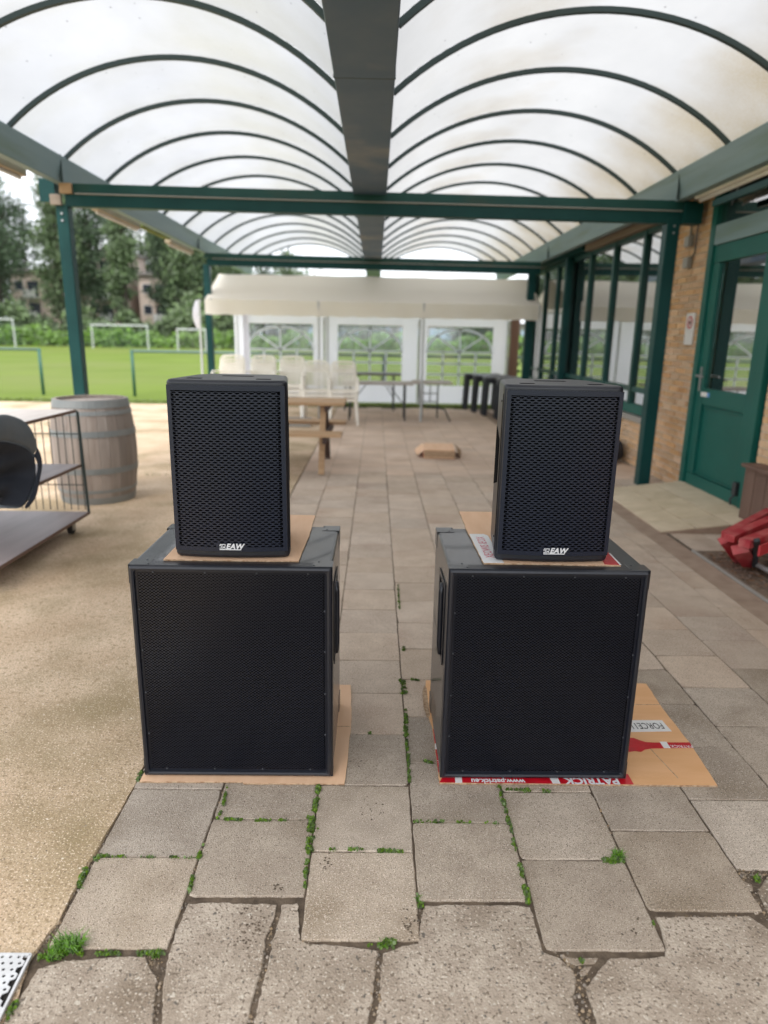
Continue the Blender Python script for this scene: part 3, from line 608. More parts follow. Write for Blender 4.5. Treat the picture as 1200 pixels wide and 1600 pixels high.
# ================================================================ clubhouse
cb=thing('clubhouse',(3.6,7.5,0),'tan brick clubhouse with tall green framed windows along the terrace','building')
WX=3.08
box('core',M['mortar'],cb,WX+.012,6.66,-.05,WX+.28,7.42,3.0)             # brick pier core
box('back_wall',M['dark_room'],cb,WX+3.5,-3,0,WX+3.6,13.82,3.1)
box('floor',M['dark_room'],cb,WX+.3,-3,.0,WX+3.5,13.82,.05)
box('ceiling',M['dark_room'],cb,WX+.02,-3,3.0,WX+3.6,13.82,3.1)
box('end_wall',M['brick_far'],cb,WX+.02,13.82,-.05,WX+3.6,14.0,3.1)
# pier bricks
bw,bh,gap=.205,.052,.011
bm=MB().box(-.05,-bw/2,-bh/2,.05,bw/2,bh/2).mesh('brick',M['brick']); bmh=MB().box(-.05,-bw/4+gap/4,-bh/2,.05,bw/4-gap/4,bh/2).mesh('brick',M['brick'])
nb=0; rr=random.Random(21)
for r_ in range(45):
    z=.03+r_*(bh+gap)
    y=6.665; 
    seq=[1,1,1,.5] if r_%2==0 else [.5,1,1,1]
    for s_ in seq:
        L_=bw if s_==1 else (bw-gap)/2
        o=link('brick',bm if s_==1 else bmh,cb); o.location=Vector((WX+.052+rr.uniform(-.002,.002),y+L_/2,z))-org(cb); y+=L_+gap
MB_=MB()
def bricks_far(mb,y0,y1,z0,z1):
    r_=0; z=z0
    while z+bh<=z1+1e-4:
        y=y0-(bw/2 if r_%2 else 0)
        while y<y1:
            a=max(y,y0); b=min(y+bw,y1)
            if b-a>.02: mb.box(WX+rr.uniform(-.002,.002),a,z,WX+.04,b,z+bh)
            y+=bw+gap
        z+=bh+gap; r_+=1
bricks_far(MB_,7.43,13.78,.01,.52); bricks_far(MB_,5.19,5.37,.52,2.5); bricks_far(MB_,-3,5.18,.01,.9)
o=MB_.build('brick',M['brick_far'],cb); o['kind']='stuff'
box('wall',M['mortar'],cb,WX+.013,7.42,-.05,WX+.25,13.8,.54); box('wall',M['mortar'],cb,WX+.013,-3,-.05,WX+.25,5.38,.93)
box('wall',M['mortar'],cb,WX+.013,5.18,.93,WX+.25,5.38,3.0)
box('sill',M['stone_sill'],cb,WX-.07,7.42,.54,WX+.2,13.8,.60,bevel=.006)
# window ribbon
wf=box('window_frame',M['door'],cb,WX-.02,7.43,.61,WX+.05,13.8,.72,bevel=.004)
box('rail',M['green_mid'],wf,WX-.015,7.43,.86,WX+.05,13.8,.92)
box('rail',M['green_mid'],wf,WX-.015,7.43,2.62,WX+.05,13.8,2.68)
ys=[7.44,8.25,9.27,10.28,11.25,12.1,12.95,13.76]
for i,y in enumerate(ys):
    box('mullion',M['eave'] if i in (0,) else M['green_mid'],wf,WX-.03,y-.035,.72,WX+.06,y+.035,2.66,bevel=.004)
for a,b in zip(ys,ys[1:]):
    box('pane',M['glass'],cb,WX+.010,a+.035,.92,WX+.016,b-.035,2.62); box('lower_pane',M['glass'],cb,WX+.010,a+.035,.73,WX+.016,b-.035,.86)
box('fascia_board',M['fascia'],cb,WX-.10,7.43,2.68,WX+.05,10.35,2.86); box('fascia_board',M['green'],cb,WX-.13,10.36,2.69,WX+.05,13.8,2.86)
box('fascia_board',M['leg_dark'],cb,WX-.10,-3,2.80,WX+.1,7.42,3.0)
# curtain behind third window
cu=MB(); n=26; vs=[];fs=[]
for i in range(n+1):
    y=8.35+.85*i/n; x=WX+.22+.02*math.sin(i*1.5); vs+=[(x,y,.75),(x,y,2.6)]
for i in range(n): fs.append((2*i,2*i+2,2*i+3,2*i+1))
cu.add(vs,fs); cu.build('curtain',M['tent_wall'],cb,smooth=True)
# door
DY0,DY1=5.42,6.64; D=M['door']
df=box('door_frame',D,cb,WX-.03,DY1-.09,.03,WX+.07,DY1,2.99,bevel=.005)
box('jamb',D,df,WX-.03,DY0,.03,WX+.07,DY0+.09,2.99,bevel=.005)
box('transom',M['eave'],df,WX-.025,DY0+.09,2.30,WX+.065,DY1-.09,2.47,bevel=.005)
dr=box('door',D,cb,WX-.012,DY0+.095,.06,WX+.045,DY1-.095,.215,bevel=.004)
box('stile',D,dr,WX-.0125,DY1-.235,.218,WX+.045,DY1-.097,2.14,bevel=.004); box('stile',D,dr,WX-.0125,DY0+.097,.218,WX+.045,DY0+.235,2.14,bevel=.004)
box('rail',D,dr,WX-.012,DY0+.095,2.143,WX+.045,DY1-.095,2.296,bevel=.004); box('rail',D,dr,WX-.011,DY0+.238,.88,WX+.045,DY1-.238,1.03,bevel=.004)
box('panel',D,dr,WX+.012,DY0+.236,.217,WX+.03,DY1-.236,.878,bevel=.003)
for a in ((.225,.24),(.85,.865)): box('bead',D,dr,WX-.002,DY0+.25,a[0],WX+.011,DY1-.25,a[1],bevel=.003)
box('pane',M['glass'],dr,WX+.016,DY0+.238,1.032,WX+.022,DY1-.238,2.141)
box('transom_pane',M['glass'],df,WX+.016,DY0+.095,2.473,WX+.022,DY1-.095,2.97)
hd=MB(); hd.box(WX-.02,DY1-.178,1.00,WX-.0128,DY1-.142,1.22); hd.path([(WX-.015,DY1-.16,1.14),(WX-.06,DY1-.16,1.14),(WX-.07,DY1-.19,1.14),(WX-.065,DY1-.29,1.135)],.011,8); hd.build('handle',M['steel'],dr,smooth=False)
box('sticker',M['sign'],dr,WX-.0165,DY1-.33,.955,WX-.0118,DY1-.21,.995); box('sticker',M['blue'],dr,WX-.0168,DY1-.375,.955,WX-.0119,DY1-.332,.995)
ho=MB(); ho.box(WX-.05,DY0+.105,.20,WX-.0128,DY0+.165,.31); ho.path([(WX-.04,DY0+.13,.2),(WX-.07,DY0+.13,.17),(WX-.06,DY0+.13,.12)],.01,6); ho.build('door_stop',M['leg_dark'],dr)
# tilted vent stay in the transom window
MB().bar((WX-.03,6.30,2.60),(WX-.22,5.75,2.78),.012,.012).build('window_stay',M['steel'],cb)
box('hopper_rail',M['green'],cb,WX-.20,4.6,2.58,WX-.16,6.30,2.63)
box('step_sill',M['stone_sill'],cb,WX-.055,DY0-.02,.0,WX+.06,DY1+.0,.055)
# junction boxes and conduit on the pier
for (y,z) in ((7.08,2.40),(7.06,2.20)):
    box('junction_box',M['box_grey'],cb,WX-.05,y-.055,z-.05,WX-.001,y+.055,z+.05,bevel=.006)
MB().path([(WX-.012,7.09,2.45),(WX-.012,7.09,2.95)],.01,6).build('conduit',M['box_grey'],cb); MB().path([(WX-.012,7.0,2.24),(WX-.02,6.93,2.28),(WX-.012,6.93,2.95)],.008,6).build('conduit',M['leg_dark'],cb)
# no-smoking style notice
sg=thing('notice',(WX-.01,6.88,1.56),'small white notice with a red ringed symbol on the brick pier','notice')
box('board',M['sign'],sg,WX-.012,6.77,1.42,WX-.003,6.95,1.72)
def ring(c,r0,r1,n=28):
    vs=[];fs=[]
    for i in range(n):
        a=2*math.pi*i/n
        for r in (r0,r1):
            for x in (-.0145,-.0122): vs.append((WX+x,c[0]+r*math.cos(a),c[1]+r*math.sin(a)))
    for i in range(n):
        j=(i+1)%n; a=[4*i,4*i+1,4*i+2,4*i+3]; b=[4*j,4*j+1,4*j+2,4*j+3]
        fs+=[(a[0],a[2],b[2],b[0]),(a[1],b[1],b[3],a[3]),(a[0],b[0],b[1],a[1]),(a[2],a[3],b[3],b[2])]
    return MB().add(vs,fs)
ring((6.86,1.63),.045,.06).build('ring',M['sign_red'],sg)
MB().bar((WX-.0135,6.82,1.67),(WX-.0135,6.90,1.59),.003,.012).build('slash',M['sign_red'],sg)
MB().box(WX-.0142,6.835,1.615,WX-.0123,6.885,1.645).build('symbol',M['ink'],sg)
# brown plank box right of the door
pb=thing('plank_bin',(3.0,4.3,0),'brown vertical plank bin beside the door against the brick','bin')
for k in range(9):
    y=5.24-k*.155-.15; box('plank',M['wood_brown'],pb,2.93,y,.02,2.955,y+.147,.50)
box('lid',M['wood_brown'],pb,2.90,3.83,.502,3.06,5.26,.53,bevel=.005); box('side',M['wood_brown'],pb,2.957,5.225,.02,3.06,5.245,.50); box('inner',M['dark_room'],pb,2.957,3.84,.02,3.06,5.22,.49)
# dark things under the window
bgd=thing('black_bag',(2.95,8.3,0),'small black bag on the paving under the clubhouse window','bag')
def blob(c,r,seed,n=14,mm=10,sq=(1,1,1)):
    rr=random.Random(seed); mb=MB(); vs=[];fs=[]
    for i in range(mm+1):
        th=math.pi*i/mm
        for j in range(n):
            ph=2*math.pi*j/n; k=1+.12*math.sin(3*ph+seed)+.1*math.sin(2*th*2+ph*2)
            vs.append((c[0]+r*sq[0]*k*math.sin(th)*math.cos(ph),c[1]+r*sq[1]*k*math.sin(th)*math.sin(ph),c[2]+r*sq[2]*math.cos(th)*(1 if th<1.6 else .75)))
    for i in range(mm):
        for j in range(n): fs.append((i*n+j,(i+1)*n+j,(i+1)*n+(j+1)%n,i*n+(j+1)%n))
    return mb.add(vs,fs)
blob((2.93,8.25,.13),.17,2,sq=(.7,1.2,.95)).build('body',M['coat'],bgd,smooth=True); MB().path([(2.85,8.1,.2),(2.83,8.2,.31),(2.85,8.32,.2)],.01,6).build('strap',M['leg_dark'],bgd); MB().box(2.80,8.0,.03,2.86,8.06,.10).build('tag',M['sign'],bgd)

# ================================================================ red trolley
rt=thing('red_trolley',(2.5,4.3,0),'faded red metal trolley bars with a black clamp and grey pipe, lying on the dirt','trolley')
for (a,b,w_,h_) in (((2.27,4.33,.235),(2.86,4.86,.27),.062,.05),((2.225,4.20,.25),(2.82,4.64,.30),.068,.055),((2.235,4.04,.265),(2.85,4.46,.30),.075,.06)):
    MB().bar(a,b,w_,h_).build('bar',M['red_metal'],rt,bevel=.004,seg=1)
MB().bar((2.27,4.32,.21),(2.44,4.40,.02),.07,.10,(1,0,0)).build('end_plate',M['red_metal'],rt,bevel=.004,seg=1)
MB().bar((2.26,4.12,.20),(2.45,4.30,.03),.07,.10,(1,0,0)).build('end_plate',M['red_metal'],rt,bevel=.004,seg=1)
MB().bar((2.30,3.98,.235),(2.86,4.38,.262),.012,.075).build('side_strip',M['sign_red'],rt)
MB().bar((2.285,3.995,.31),(2.44,4.24,.03),.03,.034,(1,0,0)).build('clamp',M['leg_dark'],rt,bevel=.006)
MB().path([(2.42,4.30,.07),(2.44,4.24,.05),(2.50,3.4,.05)],.018,10).build('pipe',M['pipe'],rt,smooth=True)
MB().bar((2.45,4.02,.15),(2.75,3.85,.17),.09,.10).build('bar',M['red_metal'],rt,bevel=.03,seg=3)
MB().path([(2.47,4.0,.11),(2.47,4.0,.0)],.03,10).build('foot',M['rubber'],rt)
MB().path([(2.80,4.55,.26),(2.80,4.58,.0)],.02,8).build('foot',M['rubber'],rt)
rt.location=(2.57,4.27,0)
for o_ in rt.children:
    o_.scale=(1,1,.9)

# ================================================================ wine barrel
bx,by=-2.475,5.98
br=thing('wine_barrel',(bx,by,0),'weathered grey oak wine barrel with zinc hoops standing on the concrete','barrel')
def rad(z): t=(z-.445)/.445; return .352-.052*t*t-.0*abs(t)
NS=26; sm=MB(); zs=[i*.89/12 for i in range(13)]
vs=[];fs=[]
for z in zs:
    r=rad(z); da=math.pi/NS*.975
    for a in (-da,0,da): vs.append((r*math.cos(a),r*math.sin(a),z))
    for a in (da,-da): vs.append(((r-.025)*math.cos(a),(r-.025)*math.sin(a),z))
for i in range(12):
    for j in range(5): fs.append((i*5+j,i*5+(j+1)%5,i*5+5+(j+1)%5,i*5+5+j))
fs.append((4,3,2,1,0)); fs.append((60,61,62,63,64)); sm.add(vs,fs); sme=sm.mesh('stave',M['stave'])
for k in range(NS):
    o=link('stave',sme,br); o.rotation_euler=(0,0,2*math.pi*k/NS)
def hoop(z0,z1):
    mb=MB(); mb.lathe((bx,by,0),[(rad(z0)+.001,z0),(rad(z0)+.005,z0),(rad((z0+z1)/2)+.005,(z0+z1)/2),(rad(z1)+.005,z1),(rad(z1)+.001,z1)],40,cap=False); mb.build('hoop',M['hoop'],br)
for a in ((.825,.888),(.765,.80),(.585,.635),(.27,.32),(.10,.13),(.002,.06)): hoop(*a)
MB().lathe((bx,by,0),[(.275,.84),(.275,.862)],32).build('head',M['stave'],br)
MB().lathe((bx,by,0),[(.278,.01),(.278,.03)],32).build('head',M['stave'],br)

# ================================================================ shelf cart on the left
ct=thing('shelf_cart',(-2.5,4.3,0),'three tier shelf cart with green wire mesh ends on castors','cart')
CX0,CX1,CY0,CY1=-3.15,-2.135,3.60,4.97
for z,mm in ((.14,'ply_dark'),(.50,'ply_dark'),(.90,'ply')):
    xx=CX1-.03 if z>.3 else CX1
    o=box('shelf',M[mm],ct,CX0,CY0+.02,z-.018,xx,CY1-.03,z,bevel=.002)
    MB().box(xx+.0006,CY0+.02,z-.021,xx+.006,CY1-.03,z-.001).build('edge_strip',M['ply_edge'],o)
    MB().box(CX0,CY0+.0185,z-.021,xx,CY0+.0195,z-.001).build('edge_strip',M['ply_edge'],o)
def wires(y,za,zb,bars):
    e=MB()
    x=CX0
    fr=MB().path([(CX1-.005,y,.12),(CX1-.02,y,za)],.011,8)
    fr.path([(CX0,y,.12),(CX0,y,za)],.011,8).path([(CX0,y,za),(CX1-.02,y,za)],.008,6)
    p=fr.build('end_frame',M['wire'],ct)
    k=0
    while x<CX1-.03:
        x+=.052; MB().path([(x,y,.15),(x,y,za-.01)],.0036,5).build('wire',M['wire'],p)
    for z in bars: MB().path([(CX0,y+.004,z),(CX1-.02,y+.004,z)],.004,5).build('cross_wire',M['wire'],p)
wires(CY1-.015,.885,.16,(.72,.34)); 
MB().path([(CX1-.012,CY0+.01,.05),(CX1-.03,CY0+.01,.90)],.016,10).build('post',M['green_mid'],ct); MB().path([(CX0,CY0+.01,.05),(CX0,CY0+.01,.90)],.012,8).build('post',M['wire'],ct)
for (x,y) in ((CX1-.09,CY1-.14),(CX1-.09,CY0+.12),(CX0+.1,CY1-.14),(CX0+.1,CY0+.12)):
    w_=MB(); n=18
    vs=[];fs=[]
    for s_ in (-.014,.014):
        for j in range(n): a=2*math.pi*j/n; vs.append((x+s_,y+.045*math.cos(a),.045+.045*math.sin(a)))
    fs=[tuple(range(n)),tuple(range(n,2*n))[::-1]]+[(j,(j+1)%n,n+(j+1)%n,n+j) for j in range(n)]
    w_.add(vs,fs); c_=w_.build('castor',M['rubber'],ct); MB().box(x-.022,y-.02,.03,x-.016,y+.03,.122).box(x+.016,y-.02,.03,x+.022,y+.03,.122).build('fork',M['steel'],c_)
# jacket draped over the near corner of the top shelf
def cloth(name,rows,m,parent=None,th=.006,smooth=True):
    mb=MB(); n=len(rows[0]); vs=[p for r_ in rows for p in r_]; fs=[]
    for i in range(len(rows)-1):
        for j in range(n-1): fs.append((i*n+j,i*n+j+1,(i+1)*n+j+1,(i+1)*n+j))
    mb.add(vs,fs); o=mb.build(name,m,parent,smooth=True)
    s=o.modifiers.new('solid','SOLIDIFY'); s.thickness=th; ss=o.modifiers.new('sub','SUBSURF'); ss.levels=2; ss.render_levels=2
    return o
jk=thing('jacket',(-2.05,3.8,.9),'dark navy jacket with a grey collar, draped over the near corner of the shelf cart','jacket')
arcp=[(3.50,1.015),(3.62,1.02),(3.74,.995),(3.84,.955),(3.91,.89),(3.955,.80),(3.968,.71),(3.945,.63),(3.90,.56),(3.83,.505),(3.745,.468)]
low=[(3.50,.885),(3.58,.885),(3.68,.865),(3.77,.835),(3.855,.80),(3.915,.748),(3.938,.69),(3.922,.63),(3.88,.57),(3.815,.517),(3.742,.472)]
rows=[]
for i in range(8):
    v=i/7; row=[]
    for k,(y_,z_) in enumerate(arcp):
        row.append((-1.985-.34*v-.01*math.sin(k*1.3+v*4),y_-.03*v-.016*math.sin(k*2.1+v*5)*v+.006*math.sin(k*3.7),z_-.03*v*v-.018*math.sin(k*1.7)*v+.006*math.sin(k*2.9+1)))
    rows.append(row)
cloth('collar',rows,M['coat_grey'],jk,.012)
rows=[]
for i in range(4):
    v=i/3; row=[]
    for k in range(11):
        a=arcp[k]; b_=low[k]; row.append((-1.978+.012*math.sin(math.pi*v)+.010*math.sin(k*2.3),a[0]*(1-v)+b_[0]*v,a[1]*(1-v)+b_[1]*v))
    rows.append(row)
cloth('hem',[r_[:6] for r_ in rows],M['coat_grey'],jk,.014); cloth('hem',[r_[5:] for r_ in rows],M['coat'],jk,.014)
rows=[]
for i in range(9):
    v=i/8; row=[]
    for k in range(11):
        b_=low[k]; c_=(3.40+.022*k,.66-.012*k); row.append((-1.985-.10*math.sin(v*2.4)+.03*math.sin(k*1.5+v*6)*min(1,v*4),b_[0]*(1-v)+c_[0]*v,b_[1]*(1-v)+c_[1]*v))
    rows.append(row)
cloth('lining',rows,M['coat'],jk,.02)

# ================================================================ perforated plate bottom left
pp=thing('perforated_plate',(-.86,1.22,0),'white perforated metal plate at the edge of the concrete','metal plate')
P0,P1,P2=GP(-60,1489,.012),GP(48,1491,.012),GP(-6,1600,.012)
mb=MB(); 
ux=Vector((P1[0]-P0[0],P1[1]-P0[1])); xr=P1[0]; 
# plate = sheet of hexagonal cells with round holes
def perf(mb,x0,x1,y0,y1,Pw,dy,hole,shape,zf,inside=None,clipx=None):
    """cells of a brick pattern: each cell ring = outer 8 points to hole 8 points, shape(list of (x,y) unit points)"""
    e=dy*.16; r=0; y=y0
    while y<y1:
        x=x0+(Pw/2 if r%2 else 0)
        while x<x1:
            if inside is None or inside(x,y):
                O=[(0,dy/2+e),(Pw/2,dy/2-e),(Pw/2,0),(Pw/2,-dy/2+e),(0,-dy/2-e),(-Pw/2,-dy/2+e),(-Pw/2,0),(-Pw/2,dy/2-e)]
                vs=[zf(x+a,y+b) for a,b in O]+[zf(x+a,y+b) for a,b in shape]
                mb.add(vs,[(i,i+8,(i+1)%8+8,(i+1)%8) for i in range(8)])
            x+=Pw
        y+=dy; r+=1
circ=[(math.cos(math.pi/2-i*math.pi/4),math.sin(math.pi/2-i*math.pi/4)) for i in range(8)]
dx=(P2[0]-P1[0])/(P2[1]-P1[1])
perf(mb,-1.05,-.70,1.02,P1[1]-.004,.0195,.0165,.0,[(.0040*a,.0040*b) for a,b in circ],lambda x,y:(x,y,.012),inside=lambda x,y: x<P1[0]+dx*(y-P1[1])-.012)
o=mb.build('sheet',M['plate'],pp); s=o.modifiers.new('solid','SOLIDIFY'); s.thickness=.0025; s.offset=-1
MB().prism([(-1.05,1.0),(P1[0]+dx*(1.0-P1[1])-.004,1.0),(P1[0]-.004,P1[1]-.003),(-1.05,P1[1]-.003)],.0015,.004).build('backing',M['hole'],pp)
MB().bar((P1[0],P1[1],.009),(P1[0]+dx*(1.0-P1[1]),1.0,.009),.006,.008).bar((P1[0],P1[1],.009),(-1.05,P1[1],.009),.006,.008).build('rim',M['plate'],pp)

# ================================================================ cardboard sheets
def board(name,poly,z,th,m,label,parent_thing=None,creases=()):
    t=thing(name,(poly[0][0],poly[0][1],z),label,'cardboard')
    rr=random.Random(int(poly[0][0]*1000)+5)
    Q=[]
    for i in range(len(poly)):
        a=Vector(poly[i]); b=Vector(poly[(i+1)%len(poly)]); k=max(1,int((b-a).length/.03))
        for j in range(k):
            q=a.lerp(b,j/k); Q.append((q.x+(rr.uniform(-.0015,.0015) if j else 0),q.y+(rr.uniform(-.0015,.0015) if j else 0)))
    Q=ccw(Q)
    MB().prism(Q,z,z+th-.0008).build('core',M['kraft_edge'],t); 
    cx=sum(p[0] for p in Q)/len(Q); cy=sum(p[1] for p in Q)/len(Q)
    MB().prism([(cx+(x-cx)*.9985,cy+(y-cy)*.9985) for x,y in Q],z+th-.0007,z+th).build('liner',m,t)
    for (a,b) in creases:
        MB().bar((*a,z+th+.0003),(*b,z+th+.0003),.0028,.0008).build('crease',M['kraft_edge'],t)
    return t
b1=board('cardboard_sheet',[(-.765,1.962),(-.425,1.965),(-.42,1.958),(-.085,1.958),(-.079,2.1),(-.075,2.36),(-.088,2.62),(-.74,2.62)],.001,.006,M['kraft_pale'],'pale cardboard sheet lying on the paving under the left bass cabinet',creases=(((-.76,2.30),(-.08,2.30)),))
b2=board('cardboard_sheet',[(.232,1.966),(.60,1.968),(1.168,1.963),(1.185,2.2),(1.183,2.45),(1.195,2.655),(.235,2.665),(.222,2.5),(.226,2.36),(.234,2.30)],.001,.007,M['kraft'],'orange cardboard sheet with red tape lying under the right bass cabinet',creases=(((.9,2.475),(1.185,2.48)),((1.05,2.0),(1.02,2.18))))
# torn liner flap on the left edge
MB().add([(.226,2.62,.007),(.214,2.56,.011),(.210,2.44,.013),(.219,2.36,.009),(.232,2.38,.008),(.236,2.6,.0078)],[(0,1,2,3,4,5)]).build('torn_flap',M['kraft_edge'],b2)
z2=.0086
def tape(parent,pts,m,z,name='tape'):
    MB().prism(ccw(pts),z,z+.0006).build(name,m,parent)
tape(b2,[(.232,1.967),(.885,1.965),(.885,2.02),(.255,2.02)],M['red_tape'],z2-.0002)
tape(b2,[(.233,2.022),(.262,2.022),(.258,2.30),(.247,2.33),(.236,2.28)],M['red_tape'],z2-.0002)
tape(b2,[(.285,1.9655),(.308,1.9655),(.310,2.0),(.287,2.0)],M['white_tape'],z2+.0005,'white_patch')
tape(b2,[(.612,1.9655),(.638,1.9655),(.636,2.0),(.608,2.0)],M['white_tape'],z2+.0005,'white_patch')
tape(b2,[(.233,2.155),(.262,2.15),(.261,2.185),(.235,2.19)],M['white_tape'],z2+.0005,'white_patch')
tape(b2,[(.240,2.225),(.256,2.222),(.252,2.240),(.257,2.256),(.240,2.25),(.246,2.236)],M['white_tape'],z2+.0005,'white_patch')
text('www.patrick.eu',.030,M['white_print'],b2,(.430,1.976,z2+.0009),(0,0,math.pi),ext=.0002,bold=.0009,scale=(.95,1.1,1))
text('PATRICK',.058,M['white_print'],b2,(.748,1.982,z2+.0009),(0,0,math.pi),ext=.0002,bold=.002,scale=(.80,.80,1))
text('www.patrick.eu',.016,M['white_print'],b2,(.241,2.06,z2+.0009),(0,0,math.pi/2),ext=.0002)
# tape strip across the bare part
rr=random.Random(8)
tp=[(.86,2.150)]+[(.90+.02*i,2.153+rr.uniform(-.004,.004)) for i in range(5)]+[(1.0,2.165),(1.03,2.172),(1.184,2.178),(1.185,2.212),(1.05,2.209),(1.02,2.212),(1.0,2.226),(.985,2.238),(.93,2.24),(.86,2.243)]
tape(b2,tp,M['red_tape'],z2-.0002)
tape(b2,[(1.073,2.174),(1.098,2.174),(1.098,2.214),(1.073,2.214)],M['white_tape'],z2+.0005,'white_patch')
text('PATRICK',.030,M['white_print'],b2,(1.143,2.186,z2+.0009),(0,0,math.pi),ext=.0002,scale=(.7,.75,1))
tape(b2,[(.86,2.272),(1.149,2.285),(1.142,2.362),(.86,2.357)],M['white_tape'],z2-.0002,'label_sticker')
text('FORCE110',.064,M['ink'],b2,(1.058,2.322,z2+.0007),(0,0,math.pi+.03),ext=.0002,scale=(.50,.92,1))
SUBH=.748
b3=board('cardboard_sheet',[(-.660,2.035),(-.30,2.037),(-.235,2.036),(-.228,2.3),(-.232,2.60),(-.62,2.61),(-.655,2.3)],SUBH+.0062,.005,M['kraft_pale'],'pale cardboard sheet between the left top speaker and its bass cabinet')
b4=board('cardboard_sheet',[(.350,2.035),(.50,2.037),(.785,2.03),(.79,2.15),(.76,2.3),(.78,2.68),(.350,2.69),(.345,2.4)],SUBH+.0072,.005,M['kraft_pale'],'pale cardboard sheet with printed tape between the right top speaker and its bass cabinet')
z4=SUBH+.0072+.0052
tape(b4,[(.350,2.036),(.415,2.037),(.412,2.34),(.40,2.36),(.347,2.36)],M['white_tape'],z4,'white_tape')
text('XEOWIS IEOX',.038,M['pink_ink'],b4,(.381,2.205,z4+.0009),(0,0,math.pi/2),ext=.0002,scale=(.98,1.1,1))
tape(b4,[(.735,2.036),(.784,2.031),(.789,2.15),(.764,2.27),(.745,2.24),(.752,2.15)],M['red_tape'],z4,'red_tape')
tape(b4,[(.781,2.031),(.787,2.031),(.791,2.15),(.786,2.15)],M['white_tape'],z4+.0007,'white_tape')

# ================================================================ bass cabinets
def make_sub(side):
    W,Dp,H=.63,.475,SUBH
    t=thing('bass_speaker',(0,0,0),'x','bass speaker')
    # hollow front: back block + four front rails
    fr=.018; rec=.012
    MB().box(-W/2+.0007,rec+.004,0.0047,W/2-.0007,Dp,H-.0007).build('cabinet',M['vinyl'],t,bevel=.011,seg=3)
    f=MB(); 
    o=[(-W/2,-0),(W/2,0)]
    # front rim
    vs=[];fs=[]
    pr=[(0,.05),(0,.010),(.004,.003),(.010,0),(.016,.002),(fr,.008),(fr,rec+.003)]   # inset,depth
    cor=[(-1,0),(1,0),(1,1),(-1,1)]
    for ins,dp in pr:
        vs+=[(-W/2+ins,dp,.004+ins),(W/2-ins,dp,.004+ins),(W/2-ins,dp,H-ins),(-W/2+ins,dp,H-ins)]
    for i in range(len(pr)-1):
        for j in range(4): fs.append((i*4+j,i*4+(j+1)%4,i*4+4+(j+1)%4,i*4+4+j))
    f.add(vs,fs); rim=f.build('front_rim',M['plastic'],t)
    bb=rim.modifiers.new('bevel','BEVEL'); bb.width=.008; bb.segments=3; bb.limit_method='ANGLE'; bb.angle_limit=R(60)
    MB().box(-W/2+fr,rec+.0035,.004+fr,W/2-fr,rec+.0039,H-fr).build('foam',M['foam'],t)
    # perforated steel grille
    g=MB(); Pw,dy=.0124,.0047
    el=[(0,.0021),(.0030,.00155),(.0041,0),(.0030,-.00155),(0,-.0021),(-.0030,-.00155),(-.0041,0),(-.0030,.00155)]
    x0,x1=-W/2+fr+.012,W/2-fr-.008; zz0,zz1=.004+fr+.009,H-fr-.007
    def zf(x,y):
        cx=min(max(x,-W/2+fr+.0015),W/2-fr-.0015); return (cx,rec-.0015,y)
    perf(g,x0-.006,x1,zz0,zz1,Pw,dy,0,el,zf)
    go=g.build('grille',M['grille2'],t)
    s=go.modifiers.new('solid','SOLIDIFY'); s.thickness=.0014; s.offset=0
    gb_=MB(); a=.006
    X0,X1,Z0,Z1=-W/2+fr,W/2-fr,.004+fr,H-fr; yy=rec-.0022
    gb_.box(X0,yy,Z1-.008,X1,yy+.003,Z1).box(X0,yy,Z0,X1,yy+.003,Z0+.008).box(X0,yy,Z0+.008,X0+.007,yy+.003,Z1-.008).box(X1-.007,yy,Z0+.008,X1,yy+.003,Z1-.008)
    gb_.build('grille_rim',M['grille2'],go)
    sm=MB().lathe((0,0,0),[(.0034,0),(.0034,.0015),(.002,.0025)],10).mesh('screw',M['screw'])
    pts=[(x,Z1-.006) for x in (-.24,-.08,.08,.24)]+[(x,Z0+.006) for x in (-.24,-.08,.08,.24)]+[(X0+.006,z) for z in (.16,.31,.46,.6)]+[(X1-.006,z) for z in (.16,.31,.46,.6)]
    for x,z in pts:
        o=link('screw',sm,t); o.location=(x,yy-.0002,z); o.rotation_euler=(math.pi/2,0,0)
    # corner protectors with their two rivets
    cm=[]
    for sx in (-1,1):
        for sy in (0,1):
            for sz in (0,1):
                X=sx*W/2; Y=0.004 if sy==0 else Dp; Z=.004 if sz==0 else H; ix=-sx; iy=1 if sy==0 else -1; iz=1 if sz==0 else -1
                c=MB(); e=.0011; L_=.062
                def bx_(x0,y0,z0,x1,y1,z1): c.box(min(x0,x1),min(y0,y1),min(z0,z1),max(x0,x1),max(y0,y1),max(z0,z1))
                # three plates meeting at the corner
                Ax,Ay,Az=X+sx*e,Y-iy*e,Z-iz*e
                if sy==0:
                    bx_(Ax,Y+iy*.004,Az,X+ix*L_,Y+iy*L_,Z+iz*.0005)
                    bx_(Ax,Y+iy*.004,Z+iz*.0005,X+ix*.0005,Y+iy*.05,Z+iz*L_)
                else:
                    bx_(Ax,Ay,Az,X+ix*L_,Y+iy*L_,Z+iz*.0005)
                    bx_(Ax,Ay,Z+iz*.0005,X+ix*.0005,Y+iy*L_,Z+iz*L_)
                    bx_(X+ix*.0005,Ay,Z+iz*.0005,X+ix*L_,Y+iy*.0005,Z+iz*L_)
                if sz==0: c.v=[(a_,b_,max(z_,0.0012)) for a_,b_,z_ in c.v]
                p=c.build('corner_protector',M['vinyl'],t,bevel=.0008,seg=1)
                if sz==1:
                    for (dx_,dy_) in ((.058,.016),(.045,.05)):
                        MB().lathe((X+ix*dx_,Y+iy*dy_,Az-.0005),[(.0035,0),(.0035,.001),(.002,.0022)],8).build('rivet',M['leg_dark'],p)
    # recessed bar handle in the inner side
    s_=side; X=s_*W/2
    hb=MB(); 
